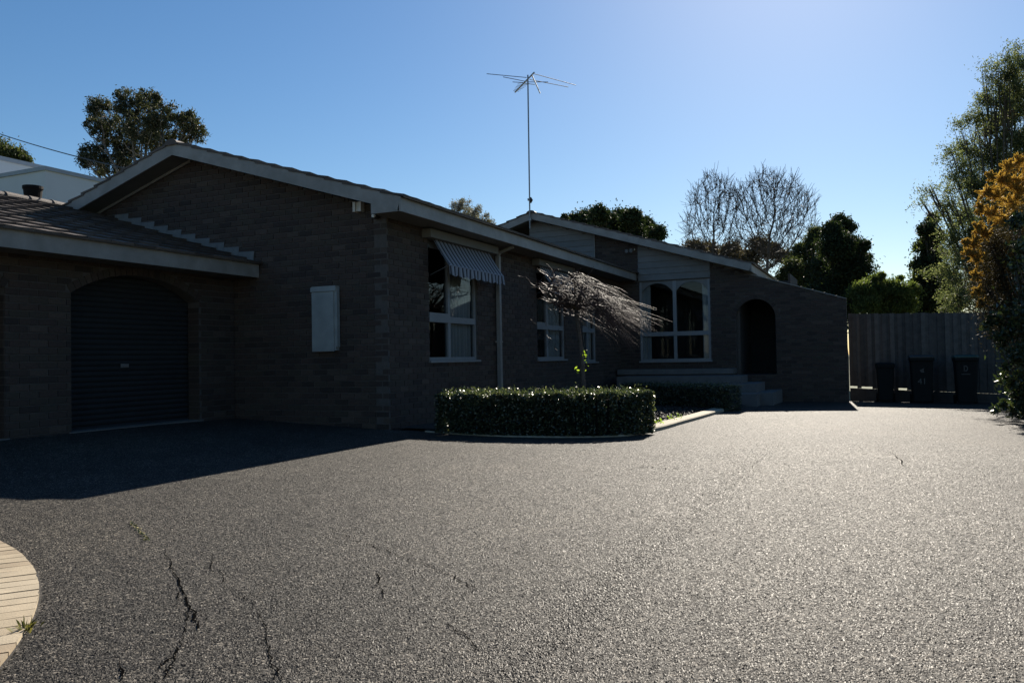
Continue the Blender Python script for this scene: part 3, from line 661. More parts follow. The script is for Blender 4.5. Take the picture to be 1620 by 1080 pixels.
room(wn, T2, *q, d=2.5); curtain(wn, T2, q[0]+.02, q[0]+.26, q[2], q[3]); curtain(wn, T2, q[1]-.22, q[1]-.02, q[2], q[3])

# ---- striped awnings
def awning(y0, y1, zt, zl, xo, label):
    aw = empty('awning', (XS, (y0+y1)/2, zt)); aw.parent = house; aw.location = Vector((XS, (y0+y1)/2, zt))-house.location; aw['label'] = label
    n = 6; m = MB()
    for i in range(n+1):
        f = i/n; x = XS+.04+(xo-XS-.04)*f; z = zt+(zl-zt)*f-.02*math.sin(f*math.pi)
        m.v += [(x, y0, z), (x, y1, z)]
    m.f = [(2*i, 2*i+1, 2*i+3, 2*i+2) for i in range(n)]
    link('canopy', m.mesh('canopy'), M['awning'], aw)
    m = MB(); k = int((y1-y0)/.02)
    for i in range(k+1):
        y = y0+(y1-y0)*i/k; ph = (y/.262) % 1; d = .125+.03*abs(math.sin(math.pi*ph)); wv = .012*math.sin(y*17)
        m.v += [(xo, y, zl), (xo+.008+wv, y, zl-d)]
    m.f = [(2*i, 2*i+2, 2*i+3, 2*i+1) for i in range(k)]; link('valance', m.mesh('valance'), M['awning'], aw)
    b = MB().tube([(xo-.01, y0, zl+.008), (xo-.01, y1, zl+.008)], .012, 8)
    for y in (y0+.01, y1-.01): b.tube([(xo-.01, y, zl+.008), (XS+.01, y, zl-.12)], .008, 6)
    link('awning_rod', b.mesh('awning_rod'), M['galv'], aw)
    link('head_box', MB().box((XS+.002, y0-.22, zt-.055), (XS+.16, y1+.2, zt+.075)).mesh('head_box'), M['soffit'], aw)
awning(10.72, 12.68, 1.92, 1.44, -5.90, 'grey and dark striped canvas awning with scalloped valance, over the window with four clear panes')
awning(15.0, 16.65, 1.92, 1.44, -5.90, 'grey striped canvas awning behind the weeping tree')

# ------------------------------------------------------------------ porch ledge and steps
st = empty('porch_steps', (-4.6, 19.8, gz(-4.6, 19.8)), 'grey concrete porch ledge and steps rising to the brick archway', 'steps')
MB().box((XS+.05, 20.25, -.46), (AR[0], Y2-.02, -.33)).build('ledge', M['step'], st)
MB().box((XS+.05, 20.30, -1.3), (AR[0]-.02, Y2-.02, -.46)).build('ledge_base', M['brick'], st)
MB().box((-5.9, 19.2, -1.35), (-2.90, 20.24, -.49)).build('step', M['step'], st)
MB().box((-5.2, 18.75, -1.35), (-2.50, 19.19, -.66)).box((-2.895, 19.19, -1.35), (-2.50, 20.24, -.66)).build('step', M['step'], st)
MB().box((-4.2, 18.2, -1.35), (-2.42, 18.74, -.86)).box((-2.495, 18.74, -1.35), (-2.15, 20.7, -.86)).build('step', M['step'], st)

# ------------------------------------------------------------------ garden bed: kerb, mulch, hedges
kp = [(672, 683), (692, 685), (720, 687), (790, 690.5), (860, 692), (930, 692), (990, 690), (1024, 685), (1052, 679), (1080, 670.5), (1105, 663.5), (1130, 656), (1150, 649.5), (1166, 645)]
kg = [ong(*p) for p in kp]
fine = []
for i in range(len(kg)-1):
    for k in range(4):
        p0, p1, p2, p3 = kg[max(i-1, 0)], kg[i], kg[i+1], kg[min(i+2, len(kg)-1)]; t = k/4
        fine.append(.5*((2*p1)+(p2-p0)*t+(2*p0-5*p1+4*p2-p3)*t*t+(3*p1-p0-3*p2+p3)*t**3))
fine.append(kg[-1])
kerb = empty('garden_kerb', fine[20], 'pale concrete kerb curving round the hedge bed', 'kerb')
inner = []
for i, p in enumerate(fine):
    t = fine[min(i+1, len(fine)-1)]-fine[max(i-1, 0)]; t.z = 0; t.normalize(); nrm = Vector((-t.y, t.x, 0))
    inner.append(p+nrm*(.06+.16*min(1, max(0, (i-24)/8))))
seg = 3
for s in range(0, len(fine)-1, seg):
    e = min(s+seg, len(fine)-1); m = MB(); idx = list(range(s, e+1))
    for i in idx:
        a, b = fine[i], inner[i]
        a = a+(fine[min(i+1, len(fine)-1)]-a)*(.01 if i == s else 0)
        za, zb = gz(a.x, a.y), gz(b.x, b.y); kf = .3+.7*min(1, max(0, (i-22)/8))
        m.v += [(a.x, a.y, za-.04), (a.x, a.y, za+.045*kf), (a.x+(b.x-a.x)*.08, a.y+(b.y-a.y)*.08, za+.06*kf), (b.x, b.y, zb+.066*kf), (b.x, b.y, zb-.04)]
    k = len(idx)
    for i in range(k-1):
        for q in range(4): m.f.append((i*5+q, i*5+q+1, i*5+q+6, i*5+q+5))
    m.f += [(4, 3, 2, 1, 0), tuple((k-1)*5+q for q in range(5))]
    m.build('kerb_length', M['concrete'], kerb)
bed = MB(); P = [(p.x, p.y) for p in inner]
P += [(-2.6, 18.15), (-6.2, 18.15), (-6.2, YG+.1)]
bed.v = [(x, y, gz(x, y)+.035) for x, y in P]; tri = tessellate_polygon([[Vector((x, y, 0)) for x, y in P]]); bed.f = [tuple(t) for t in tri]
bo = bed.build('garden_bed', M['mulch'], None, 'structure'); bo['label'] = 'dark mulched garden bed between the kerb and the house'; bo['category'] = 'garden bed'
def inside(x, y):
    c = False
    for (a, b) in zip(P, P[1:]+P[:1]):
        if (a[1] > y) != (b[1] > y) and x < (b[0]-a[0])*(y-a[1])/(b[1]-a[1])+a[0]: c = not c
    return c
pts = []
while len(pts) < 7000:
    x, y = random.uniform(-5.5, -2.4), random.uniform(9.2, 17.5)
    if inside(x, y): pts.append((x, y, gz(x, y)+.045+random.uniform(0, .03)))
link('mulch_chips', quads_mesh('mulch_chips', leaves(np.array(pts), .055, .025)), M['chips'], None, 'stuff'); bpy.data.objects['mulch_chips']['label'] = 'loose dark bark chips on the garden bed'; bpy.data.objects['mulch_chips']['category'] = 'mulch'
def hedge(line, wd, h, n, label, lsz=(.034, .020), fade=0):
    """line: ground points; a clipped box hedge built as a leafy skin round an added dark core that blocks light"""
    root = empty('box_hedge', (line[0][0], line[0][1], gz(*line[0])), label, 'hedge', 'clipped box hedges round the bed')
    L0_ = [Vector((x, y, 0)) for x, y in line]; L = []
    for i in range(len(L0_)-1):
        for k in range(5):
            p0, p1, p2, p3 = L0_[max(i-1, 0)], L0_[i], L0_[i+1], L0_[min(i+2, len(L0_)-1)]; t = k/5
            L.append(.5*((2*p1)+(p2-p0)*t+(2*p0-5*p1+4*p2-p3)*t*t+(3*p1-p0-3*p2+p3)*t**3))
    L.append(L0_[-1]); seg = [(L[i+1]-L[i]).length for i in range(len(L)-1)]; tot = sum(seg)
    def pos(s):
        for i, d in enumerate(seg):
            if s <= d or i == len(seg)-1: t = (L[i+1]-L[i]).normalized(); return L[i]+t*s, Vector((-t.y, t.x, 0))
            s -= d
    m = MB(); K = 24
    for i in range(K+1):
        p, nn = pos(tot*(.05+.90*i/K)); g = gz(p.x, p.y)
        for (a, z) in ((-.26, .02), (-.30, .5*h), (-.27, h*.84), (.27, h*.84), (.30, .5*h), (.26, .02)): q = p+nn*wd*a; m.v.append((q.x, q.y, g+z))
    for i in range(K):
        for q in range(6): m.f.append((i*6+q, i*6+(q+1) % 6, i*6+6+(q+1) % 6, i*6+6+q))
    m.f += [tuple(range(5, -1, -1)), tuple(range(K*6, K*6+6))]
    m.build('light_block_core', M['hedgecore'], root)  # solid dark core added to block light behind the leaves
    pts = []; ax = []
    for _ in range(n):
        s = random.uniform(-.02, tot+.02); p, nn = pos(min(max(s, 0), tot)); g = gz(p.x, p.y); k = random.random(); dp = abs(random.gauss(0, .03)); bumpy = .022*math.sin(s*11+3)+.018*math.sin(s*23)
        if k < .36: a, z, nv = random.uniform(-.5, .5), h+bumpy-dp, Vector((0, 0, 1))
        elif k < .68: z = random.random()**.8*h; a = -.5+dp/wd-.12*bumpy; nv = -nn
        elif k < .84: z = random.random()*h; a = .5-dp/wd; nv = nn
        else:
            z = random.random()*h; a = random.uniform(-.5, .5); e = random.random() < .6
            t = (L[1]-L[0] if not e else L[-1]-L[-2]).normalized(); p, nn = pos(tot if e else 0); p = p+t*((.06-dp) if e else -(.06-dp)); nv = t if e else -t
        q = p+nn*(wd*a); pts.append((q.x, q.y, g+max(.03, z))); ax.append(tuple(nv))
    for _ in range(int(n*.035)):                       # stray shoots on top
        p, nn = pos(random.uniform(0, tot)); q = p+nn*(wd*random.uniform(-.5, .5)); pts.append((q.x, q.y, gz(p.x, p.y)+h+abs(random.gauss(0, .035)))); ax.append((0, 0, 1))
    link('foliage', quads_mesh('foliage', leaves(np.array(pts), lsz[0], lsz[1], np.array(ax), 1.6)), M['hedge'], root)
    return root
hl = [ong(*p) for p in ((698, 686), (740, 688), (790, 690), (880, 691.5), (960, 691), (1026, 687))]
# centre line lies behind the front face by half the hedge's width
def offs(L, d):
    out = []
    for i, p in enumerate(L):
        t = L[min(i+1, len(L)-1)]-L[max(i-1, 0)]; t.z = 0; t.normalize(); out.append((p.x-t.y*d, p.y+t.x*d))
    return out
hedge(offs(hl, .19), .50, .545, 46000, 'long clipped box hedge glinting in the sun along the kerb')
hb = [ong(*p) for p in ((985, 640), (1040, 645), (1090, 648), (1138, 651))]
hedge(offs(hb, .26), .52, .50, 20000, 'shaded box hedge in front of the porch steps, only its end lit')
pts = []
for (x, y) in ((1030, 681), (1045, 679), (1065, 673), (1072, 669), (1022, 683)):
    g = ong(x, y-3)
    for _ in range(13): pts.append((g.x+random.gauss(0, .05), g.y+random.gauss(0, .06), gz(g.x, g.y)+.06+random.uniform(0, .07)))
wd = link('weeds', quads_mesh('weeds', leaves(np.array(pts), .05, .022)), M['newleaf']); prop(wd, 'low bright green weeds along the edge of the mulch', 'weeds', kind='stuff')
# grass tuft at the pavers
g = ong(38, 1003); m = []
for i in range(34):
    a = random.uniform(0, 6.28); r = abs(random.gauss(0, .022)); b = np.array([g.x+r*math.cos(a), g.y+r*math.sin(a), gz(g.x, g.y)+.012]); l = random.uniform(.015, .05); ln = random.uniform(.2, 1)
    t = b+np.array([math.cos(a)*l*ln, math.sin(a)*l*ln, l*.8]); s = np.array([-math.sin(a), math.cos(a), 0])*.003; mid = (b+t)/2+np.array([0, 0, .01])
    m.append(np.stack([b-s, b+s, t, mid-s]))
gt_ = link('grass_tuft', quads_mesh('grass_tuft', np.array(m)), M['grass']); prop(gt_, 'small dry grass tuft growing at the edge of the cream pavers', 'grass')

# ------------------------------------------------------------------ weeping bare tree
tb = ong(924, 660); wt_ = empty('weeping_tree', (tb.x, tb.y, gz(tb.x, tb.y)), 'bare weeping tree with thin branches swept to one side behind the hedge', 'tree')
D0 = Vector(tb).dot(Vector(fw))
knot = at(912, 487, D0)
trunk = [Vector((tb.x, tb.y, gz(tb.x, tb.y)-.02)), at(923, 615, D0), at(921, 575, D0-.03), at(917, 535, D0), at(913, 505, D0), knot]
MB().tube(trunk, [.050, .042, .038, .034, .036, .04], 9).build('trunk', M['weeptrunk'], wt_, smooth=True)
limb = MB(); tw = MB(); RT, UPV, FWv = Vector(rt), Vector(up), Vector(fw)
heads = []
for i in range(22):
    x = random.uniform(845, 960); y = 455+random.uniform(-22, 38)+(x-900)*.12; e = at(x, y, D0+random.uniform(-.75, .75)); md = (knot+e)*.5+UPV*random.uniform(.05, .25)
    q = [knot+Vector((random.gauss(0, .03), random.gauss(0, .03), random.gauss(0, .04))), md, e]
    pl = [q[0].lerp(q[1], t).lerp(q[1].lerp(q[2], t), t)+Vector((random.gauss(0, .012), random.gauss(0, .012), random.gauss(0, .012))) for t in [k/7 for k in range(8)]]
    limb.tube(pl, [.026-.0022*k for k in range(8)], 6); heads.append(e)
    if random.random() < .6: heads.append(pl[5])
limb.build('limb', M['weeptrunk'], wt_, smooth=True)
def twig(p, vel, n, step, r, wind, grav, kink):
    pl = [p]; v = vel.copy()
    for k in range(n):
        v = v+(RT*wind+Vector((0, 0, -grav)))*.1+Vector((random.gauss(0, kink), random.gauss(0, kink), random.gauss(0, kink))); v.normalize(); p = p+v*step; pl.append(p)
    tw.tube(pl, [r*(1-.7*k/n) for k in range(n+1)], 4, cap=False); return pl
for i in range(520):                                   # the swept curtain of long drooping shoots
    h = random.choice(heads)+Vector((random.gauss(0, .05), random.gauss(0, .05), random.gauss(0, .05)))
    hx = h.dot(RT)/h.dot(FWv)*F+810
    if hx < 885 and random.random() < .6: continue
    f = random.random(); g_ = random.random()**.6
    ex = hx+(1048-62*f-hx)*g_+random.gauss(0, 9); hy = 540-h.dot(UPV)/h.dot(FWv)*F
    ey = hy+((508+62*f)-hy)*g_**1.25+random.gauss(0, 6)
    dep = h.dot(FWv); e = at(ex, ey, dep+random.gauss(0, .22)); L_ = (e-h).length
    c1 = h.lerp(e, .38)+Vector((0, 0, L_*random.uniform(.05, .30)))+FWv*random.gauss(0, .08)
    n_ = 10; pl = []; wob = Vector((0, 0, 0))
    for k in range(n_+1):
        t_ = k/n_; wob = wob*.7+Vector((random.gauss(0, .006), random.gauss(0, .006), random.gauss(0, .007))); pl.append(h.lerp(c1, t_).lerp(c1.lerp(e, t_), t_)+wob)
    r_ = random.uniform(.0024, .0046); tw.tube(pl, [r_*(1-.6*k/n_) for k in range(n_+1)], 4, cap=False)
    if random.random() < .55:
        q = pl[random.randint(3, 8)]; v = (pl[-1]-pl[-3]).normalized()+Vector((random.gauss(0, .25), random.gauss(0, .25), random.gauss(-.05, .25))); twig(q, v.normalized(), 6, random.uniform(.04, .07), .0036, .3, .6, .06)
for i in range(5):                                    # a few longer strays
    h = random.choice(heads); e = at(random.uniform(1000, 1066), random.uniform(485, 520), D0+random.gauss(0, .3)); c1 = h.lerp(e, .5)+Vector((0, 0, .12))
    tw.tube([h.lerp(c1, k/9).lerp(c1.lerp(e, k/9), k/9) for k in range(10)], [.005-.0003*k for k in range(10)], 4, cap=False)
for i in range(210):                                   # knobbly crooked spurs at the crown
    h = random.choice(heads); v = Vector((random.gauss(0, 1), random.gauss(0, 1), random.gauss(.35, .7))).normalized()
    twig(h, v, 7, random.uniform(.03, .06), random.uniform(.006, .012), .25, random.uniform(-.2, .9), .26)
for i in range(95):                                   # short hanging ends on the lee side
    h = at(random.uniform(835, 905), random.uniform(450, 560), D0+random.uniform(-.6, .6)); twig(h, Vector((random.gauss(0, .5), random.gauss(0, .5), -1)).normalized(), 4, .035, .0032, .1, .5, .2)
tw.build('twigs', M['weeptwig'], wt_, smooth=True)
pts = [at(x+random.gauss(0, 1.6), y+random.gauss(0, 3), D0-.06) for (x, y) in [(924, 558), (927, 563), (927, 570), (928, 578), (925, 553), (910, 581), (914, 583)] for _ in range(2)]
link('leaves', quads_mesh('leaves', leaves(np.array([tuple(p) for p in pts]), .06, .032, None, 1, .4)), M['newleaf'], wt_)

# ------------------------------------------------------------------ paling fence
fence = empty('paling_fence', (1.6, 21.9, gz(1.6, 21.9)), 'weathered grey timber paling fence with plinth boards behind the bins', 'fence')
FX0, FX1 = -.655, 8.0
fy = lambda x: 22.0-.02*(x+.6)
ftop = lambda x: .985-.030*(x+.65)
fgap = lambda x: -.885-.045*(x+.65)
x = FX0; k = 0
while x < FX1:
    wd = .098; y = fy(x)-(.019 if k % 2 else .0); dz = random.gauss(0, .006)
    pxx = 810+F*float(np.dot((x+.05, y, -.85), rt))/float(np.dot((x+.05, y, -.85), fw)); lo_ = fgap(x)+(.045+random.uniform(-.004, .006) if (pxx < 1356 or 1363 < pxx < 1382 or 1417 < pxx < 1435) else .001)
    MB().hexa([(x, y-.012, lo_), (x+wd, y-.012, lo_), (x+wd, y+.004, lo_), (x, y+.004, lo_), (x+random.gauss(0, .003), y-.012+random.gauss(0, .003), ftop(x)+dz), (x+wd, y-.012+random.gauss(0, .003), ftop(x+wd)+dz), (x+wd, y+.004, ftop(x+wd)+dz), (x, y+.004, ftop(x)+dz)]).build('paling', M['paling'], fence)
    x += wd-.012; k += 1
for (d0, d1) in ((.25, .34), (.95, 1.04), (1.55, 1.64)):
    MB().hexa([(FX0, fy(FX0)+.005, ftop(FX0)-d1), (FX1, fy(FX1)+.005, ftop(FX1)-d1), (FX1, fy(FX1)+.045, ftop(FX1)-d1), (FX0, fy(FX0)+.045, ftop(FX0)-d1), (FX0, fy(FX0)+.005, ftop(FX0)-d0), (FX1, fy(FX1)+.005, ftop(FX1)-d0), (FX1, fy(FX1)+.045, ftop(FX1)-d0), (FX0, fy(FX0)+.045, ftop(FX0)-d0)]).build('rail', M['paling'], fence)
for px in (.35, 2.7, 5.1, 7.5): MB().box((px, fy(px)+.046, -1.6), (px+.1, fy(px)+.14, ftop(px)-.1)).build('post', M['paling'], fence)
xs = [FX0, .36, 2.72, 5.12, FX1]
for a, b in zip(xs[:-1], xs[1:]):
    MB().hexa([(a+.004, fy(a)-.03, -1.5), (b-.004, fy(b)-.03, -1.5), (b-.004, fy(b), -1.5), (a+.004, fy(a), -1.5), (a+.004, fy(a)-.03, fgap(a)), (b-.004, fy(b)-.03, fgap(b)), (b-.004, fy(b), fgap(b)), (a+.004, fy(a), fgap(a))]).build('plinth_board', M['paling'], fence)

# ------------------------------------------------------------------ bins
def text_mesh(s, size):
    cu = bpy.data.curves.new('t', 'FONT'); cu.body = s; cu.size = size; cu.align_x = 'CENTER'; cu.extrude = .001
    o = bpy.data.objects.new('t', cu); C.objects.link(o); me = bpy.data.meshes.new_from_object(o.evaluated_get(bpy.context.evaluated_depsgraph_get()))
    bpy.data.objects.remove(o); return me
def wheelie(pxl, pxr, Y, h, label, lid, marks):
    a = onY((pxl+pxr)/2, 600, Y); wdt = abs(onY(pxr, 600, Y).x-onY(pxl, 600, Y).x)
    g = gz(a.x, Y); b = empty('wheelie_bin', (a.x, Y, g), label, 'bin', 'wheelie bins by the fence'); x, W_, D = a.x, wdt/2, wdt*.62
    m = MB(); rings = []
    for (f, z) in ((.72, .045), (.76, .06), (.90, h*.80), (.93, h*.86), (1.0, h*.88), (1.0, h*.93)):
        w_, d = W_*f, D*f; n = 0
        for k in range(4):
            cx_, cy_ = (w_-.05)*(1 if k in (0, 3) else -1), (d-.05)*(1 if k in (0, 1) else -1)
            for q in range(4): an = math.pi/2*k+math.pi/2*q/3; m.v.append((x+cx_+.05*math.cos(an), Y+cy_+.05*math.sin(an), g+z))
    for r in range(5): m.f += [(r*16+i, r*16+(i+1) % 16, r*16+16+(i+1) % 16, r*16+16+i) for i in range(16)]
    m.f += [tuple(range(15, -1, -1)), tuple(range(80, 96))]; m.build('body', M['binbody'], b)
    m = MB(); zl = g+h*.935
    for (f, z) in ((1.03, 0), (1.03, .025), (.95, .05), (.6, .07)):
        for k in range(4):
            cx_, cy_ = (W_*f-.06)*(1 if k in (0, 3) else -1), (D*f-.06)*(1 if k in (0, 1) else -1)
            for q in range(4): an = math.pi/2*k+math.pi/2*q/3; m.v.append((x+cx_+.06*math.cos(an), Y+cy_+.06*math.sin(an), zl+z))
    for r in range(3): m.f += [(r*16+i, r*16+(i+1) % 16, r*16+16+(i+1) % 16, r*16+16+i) for i in range(16)]
    m.f += [tuple(range(15, -1, -1)), tuple(range(48, 64))]; m.build('lid', lid, b)
    MB().tube([(x-W_*.8, Y+D*1.0, zl-.02), (x-W_*.8, Y+D*1.16, zl-.0), (x+W_*.8, Y+D*1.16, zl), (x+W_*.8, Y+D*1.0, zl-.02)], .016, 6).build('handle', M['binbody'], b)
    for s in (-1, 1): MB().tube([(x+s*W_*.72, Y+D*.78, g+.1), (x+s*(W_*.72+.055), Y+D*.78, g+.1)], .1, 16).build('wheel', M['black'], b)
    for (nm, me, mat, ux, uz) in marks:
        zz = g+uz*h; f = .76+(.14)*(uz*h-.06)/(h*.74); yy = Y-D*f-.004
        o = link(nm, me, mat, b); o.rotation_euler = (math.pi/2+math.atan2(D*.14, h*.74), 0, 0); o.location = o.location+Vector((x+ux, yy, zz))
def emblem(kind):
    m = MB()
    if kind == 'ring':
        n = 14
        for i in range(n+1):
            a = -1.9+3.8*i/n
            for r in (.055, .032): m.v.append((r*math.cos(a)*.8, r*math.sin(a)*1.25, .001))
        m.f = [(2*i, 2*i+1, 2*i+3, 2*i+2) for i in range(n)]
        k = len(m.v); m.v += [(-.04, -.07, .001), (-.02, -.07, .001), (-.02, .07, .001), (-.04, .07, .001), (-.09, -.14, .001), (.09, -.14, .001), (.09, -.122, .001), (-.09, -.122, .001)]; m.f += [(k, k+1, k+2, k+3), (k+4, k+5, k+6, k+7)]
    else:
        m.v = [(-.05, .0, .001), (.05, .055, .001), (.035, .005, .001), (.05, -.05, .001), (-.01, -.055, .001), (-.035, -.02, .001)]; m.f = [tuple(range(5, -1, -1))]
    return m.mesh('emblem')
wheelie(1438, 1478, 21.25, 1.14, 'dark wheelie bin marked 41 with a dull grey lid', M['lid_dark'], [('number', text_mesh('41', .19), M['mark'], 0, .40), ('emblem', emblem('leaf'), M['mark_dim'], .0, .68)])
wheelie(1508, 1548, 21.2, 1.14, 'dark wheelie bin with a green lid and a round emblem', M['lid_green'], [('emblem', emblem('ring'), M['mark_dim'], -.02, .72)])
wheelie(1385, 1416, 21.4, .95, 'small black wheelie bin without markings close to the brick wing wall', M['binbody'], [])

# ------------------------------------------------------------------ television antenna
zb = onY(835, 126, YR2-.06).z; ant = empty('tv_antenna', (XR2, YR2-.06, 3.3), 'tall television antenna on a thin mast at the gable peak', 'antenna')
top = onY(835, 119, YR2-.06); bot = onY(838.5, 362, YR2-.06)
MB().tube([bot, bot.lerp(top, .5), top], .021, 8).build('mast', M['galv'], ant)
for f in (.06, .19): 
    p = bot.lerp(top, f); MB().box((p.x-.05, p.y-.03, p.z-.03), (p.x+.05, YR2-.001 if f < .1 else p.y+.03, p.z+.03)).build('bracket', M['galv'], ant)
p = bot.lerp(top, .185); MB().tube([p+Vector((.03, 0, -.08)), p+Vector((.05, 0, 0)), p+Vector((.03, 0, .08))], [.02, .05, .02], 8).build('junction_box', M['cable'], ant)
bm = [onZ(845, 115, zb), onZ(815, 146, zb)]; MB().tube(bm, .022, 6).build('boom', M['alu'], ant)
for (a, b) in (((770, 117), (833, 123)), ((911, 135), (845, 117)), ((796, 122), (831, 129)), ((899, 138), (838, 126)), ((811, 130), (828, 131)), ((867, 130), (833, 130)), ((846, 134), (828, 132))):
    MB().tube([onZ(*a, zb), onZ(*b, zb)], .0095, 5).build('element', M['alu'], ant)
p = onZ(842, 120, zb); MB().tube([p, at(854.5, 148, p.dot(FWv))], .017, 6).build('broken_element', M['white'], ant)
bd = (bm[1]-bm[0]).normalized(); sd_ = Vector((-bd.y, bd.x, 0))
for i in range(7):
    c = bm[0].lerp(bm[1], .52+.07*i); h = .16-.012*i; MB().tube([c-sd_*h, c+sd_*h], .007, 5).build('short_element', M['alu'], ant)
# overhead service wire
a, b = at(-70, 186, 22), at(236, 275, 13.3); m = MB(); pl = []
for i in range(25): f = i/24; q = a.lerp(b, f); q.z -= .10*4*f*(1-f); pl.append(q)
sw = m.tube(pl, .011, 5).build('service_wire', M['cable']); prop(sw, 'thin dark overhead wire running down to the roof', 'wire')

# ------------------------------------------------------------------ neighbour's white building
nb = empty('white_building', (-23, 18, gz(-23, 18)-.02), 'white flat-roofed neighbouring building above the garage roof', 'building')
n1 = at(72, 263, 24); n3 = at(0, 247, 28)
MB().box((n1.x-7, n1.y, -1.0), (n1.x, n1.y+6.5, n1.z-.12)).build('wall', M['render'], nb)
MB().box((n1.x-7.05, n1.y-.05, n1.z-.12), (n1.x+.05, n1.y+6.55, n1.z)).build('parapet', M['cap'], nb)
MB().box((n3.x-6, n1.y+1.2, -1.0), (n3.x, n3.y+6, n3.z-.14)).build('wall', M['render'], nb)
MB().box((n3.x-6.05, n1.y+1.15, n3.z-.14), (n3.x+.05, n3.y+6.05, n3.z)).build('parapet', M['cap'], nb)

# ------------------------------------------------------------------ trees
def tree(name, label, clumps, D, dj, nl, L, Wd, mat, trunk_px, tr=.16, bark='bark', shell=.55, axis_up=0, droop=0, cat='tree', group=None, sub=9, extra=None, squash=.85, limbs=True, fill=.3, tuft=.5, sprig=0):
    """clumps: (x, y, r) in photograph pixels at distance D; each becomes a cluster of small leaf tufts in 3-D"""
    b = at(trunk_px, 560, D); b.z = gz(b.x, b.y)
    root = empty(name, b, label, cat, group); CT = []; m = MB()
    cs = [(at(x, y, D+random.uniform(-dj, dj)), r/F*D) for (x, y, r) in clumps]
    topz = max(c.z for c, r in cs); fork = Vector((b.x, b.y, b.z+(min(c.z for c, r in cs)-b.z)*.75))
    m.tube([b-Vector((0, 0, .1)), b.lerp(fork, .5)+Vector((random.gauss(0, tr*.5), 0, 0)), fork], [tr*1.25, tr, tr*.85], 9)
    if limbs:
        for c, r in cs:
            md = fork.lerp(c, .55)+Vector((random.gauss(0, r*.15), random.gauss(0, r*.15), -r*.1))
            m.tube([fork, md, c], [tr*.5, tr*.22, tr*.05], 6)
            for _ in range(5):
                e = c+Vector(tuple(rng.normal(size=3)))*r*.55; m.tube([md.lerp(c, random.uniform(.3, 1)), md.lerp(e, .7), e], [tr*.14, tr*.09, tr*.03], 4)
    m.build('trunk', M[bark], root, smooth=True)
    pts = []; tot = sum(r*r for c, r in cs)
    for c, r in cs:
        k = int(nl*r*r/tot); ns = max(10, int(sub*5))
        d = unit(rng.normal(size=(ns, 3))); rad = r*rng.uniform(shell, 1.0, (ns, 1)); cc = np.array(c)+d*rad*np.array([1, 1, squash])
        rr = r*rng.uniform(.2, .75, ns); ids = rng.integers(0, ns, k)
        q = rng.normal(size=(k, 3)); pts.append(cc[ids]+q*(rr[ids]*tuft)[:, None]*np.array([1, 1, .8]))
        if sprig:
            nsp = sprig; sd_ = unit(rng.normal(size=(nsp, 3))+np.array([0, 0, .45])); so_ = np.array(c)+rng.normal(size=(nsp, 3))*r*.38; sl = max(r, .42)*rng.uniform(.6, 1.25, nsp); ii = rng.integers(0, nsp, k); tt = rng.random(k)
            bend = np.stack([np.zeros(k), np.zeros(k), -.35*tt**2], 1); pts[-1] = so_[ii]+(sd_[ii]*tt[:, None]+bend)*sl[ii][:, None]+rng.normal(size=(k, 3))*(.05+.03*r)
        st_ = max(3, k//60); q = unit(rng.normal(size=(st_, 3)))*r*rng.uniform(.9, 1.22, (st_, 1)); pts.append(np.array(c)+q*np.array([1, 1, squash]))
    for c, r in cs:
        k = int(nl*fill*r*r/tot); f = rng.uniform(.35, 1.0, (k, 1)); pts.append(np.array(fork)*(1-f)+np.array(c)*f+rng.normal(size=(k, 3))*r*(.25+.35*f))
    P_ = np.concatenate(pts); P_ = P_[P_[:, 2] > b.z+.05]
    ax = np.tile(np.array([[0, 0, 1.0]]), (len(P_), 1)) if axis_up else None
    link('crown', quads_mesh('crown', leaves(P_, L, Wd, ax, 1.4, droop)), M[mat], root)
    if extra:
        for (nm, cl, n2, l2, w2, mt) in extra:
            pp = []; aa = []
            for (x, y, r) in cl:
                c = np.array(at(x, y, D-.2)); rr = r/F*D; nf = 16; fd = unit(rng.normal(size=(nf, 3))+np.array([0, 0, .5])); fi = rng.integers(0, nf, n2); tt = rng.random(n2)**.7
                pp.append(c+fd[fi]*(tt*rr*1.35)[:, None]+rng.normal(size=(n2, 3))*(rr*.20*(1.15-tt))[:, None]); aa.append(fd[fi])
            link(nm, quads_mesh(nm, leaves(np.concatenate(pp), l2, w2, np.concatenate(aa), 1.0, droop)), M[mt], root)
    return root
tree('gum_tree', 'broad dark gum tree with pale branches rising behind the front gable', [(163, 175, 24), (150, 200, 15), (205, 165, 26), (235, 160, 22), (262, 185, 24), (297, 192, 20), (312, 212, 16), (150, 245, 22), (135, 255, 13), (185, 212, 30), (225, 205, 30), (180, 256, 22), (250, 222, 24), (205, 240, 18), (285, 218, 16), (160, 270, 12)], 38, 1.8, 30000, .17, .05, 'gum', 225, .30, 'greybark', droop=.6, shell=.55, fill=.06, tuft=.32)
tree('gum_tree', 'olive tree top peeping over the white neighbouring building', [(0, 240, 18), (25, 246, 14), (40, 252, 8), (-20, 240, 22)], 42, 1.5, 14000, .17, .07, 'olive', 5, .25)
tree('gum_tree', 'small grey twiggy gum tree showing between the two roof gables', [(735, 328, 15), (722, 326, 11), (752, 334, 13), (768, 345, 10), (742, 345, 16), (778, 352, 7)], 46, 1.5, 3600, .17, .035, 'gumgrey', 745, .22, 'greybark', droop=.7, shell=.5, fill=.1, tuft=.3)
tree('evergreen_tree', 'dense dark evergreen with a rounded top behind the rear gable', [(930, 348, 20), (948, 340, 14), (980, 348, 18), (1000, 345, 15), (1018, 362, 18), (1040, 370, 13), (960, 360, 22), (905, 345, 7), (893, 343, 5), (1000, 372, 20)], 40, 2, 42000, .14, .075, 'dark', 975, .3)
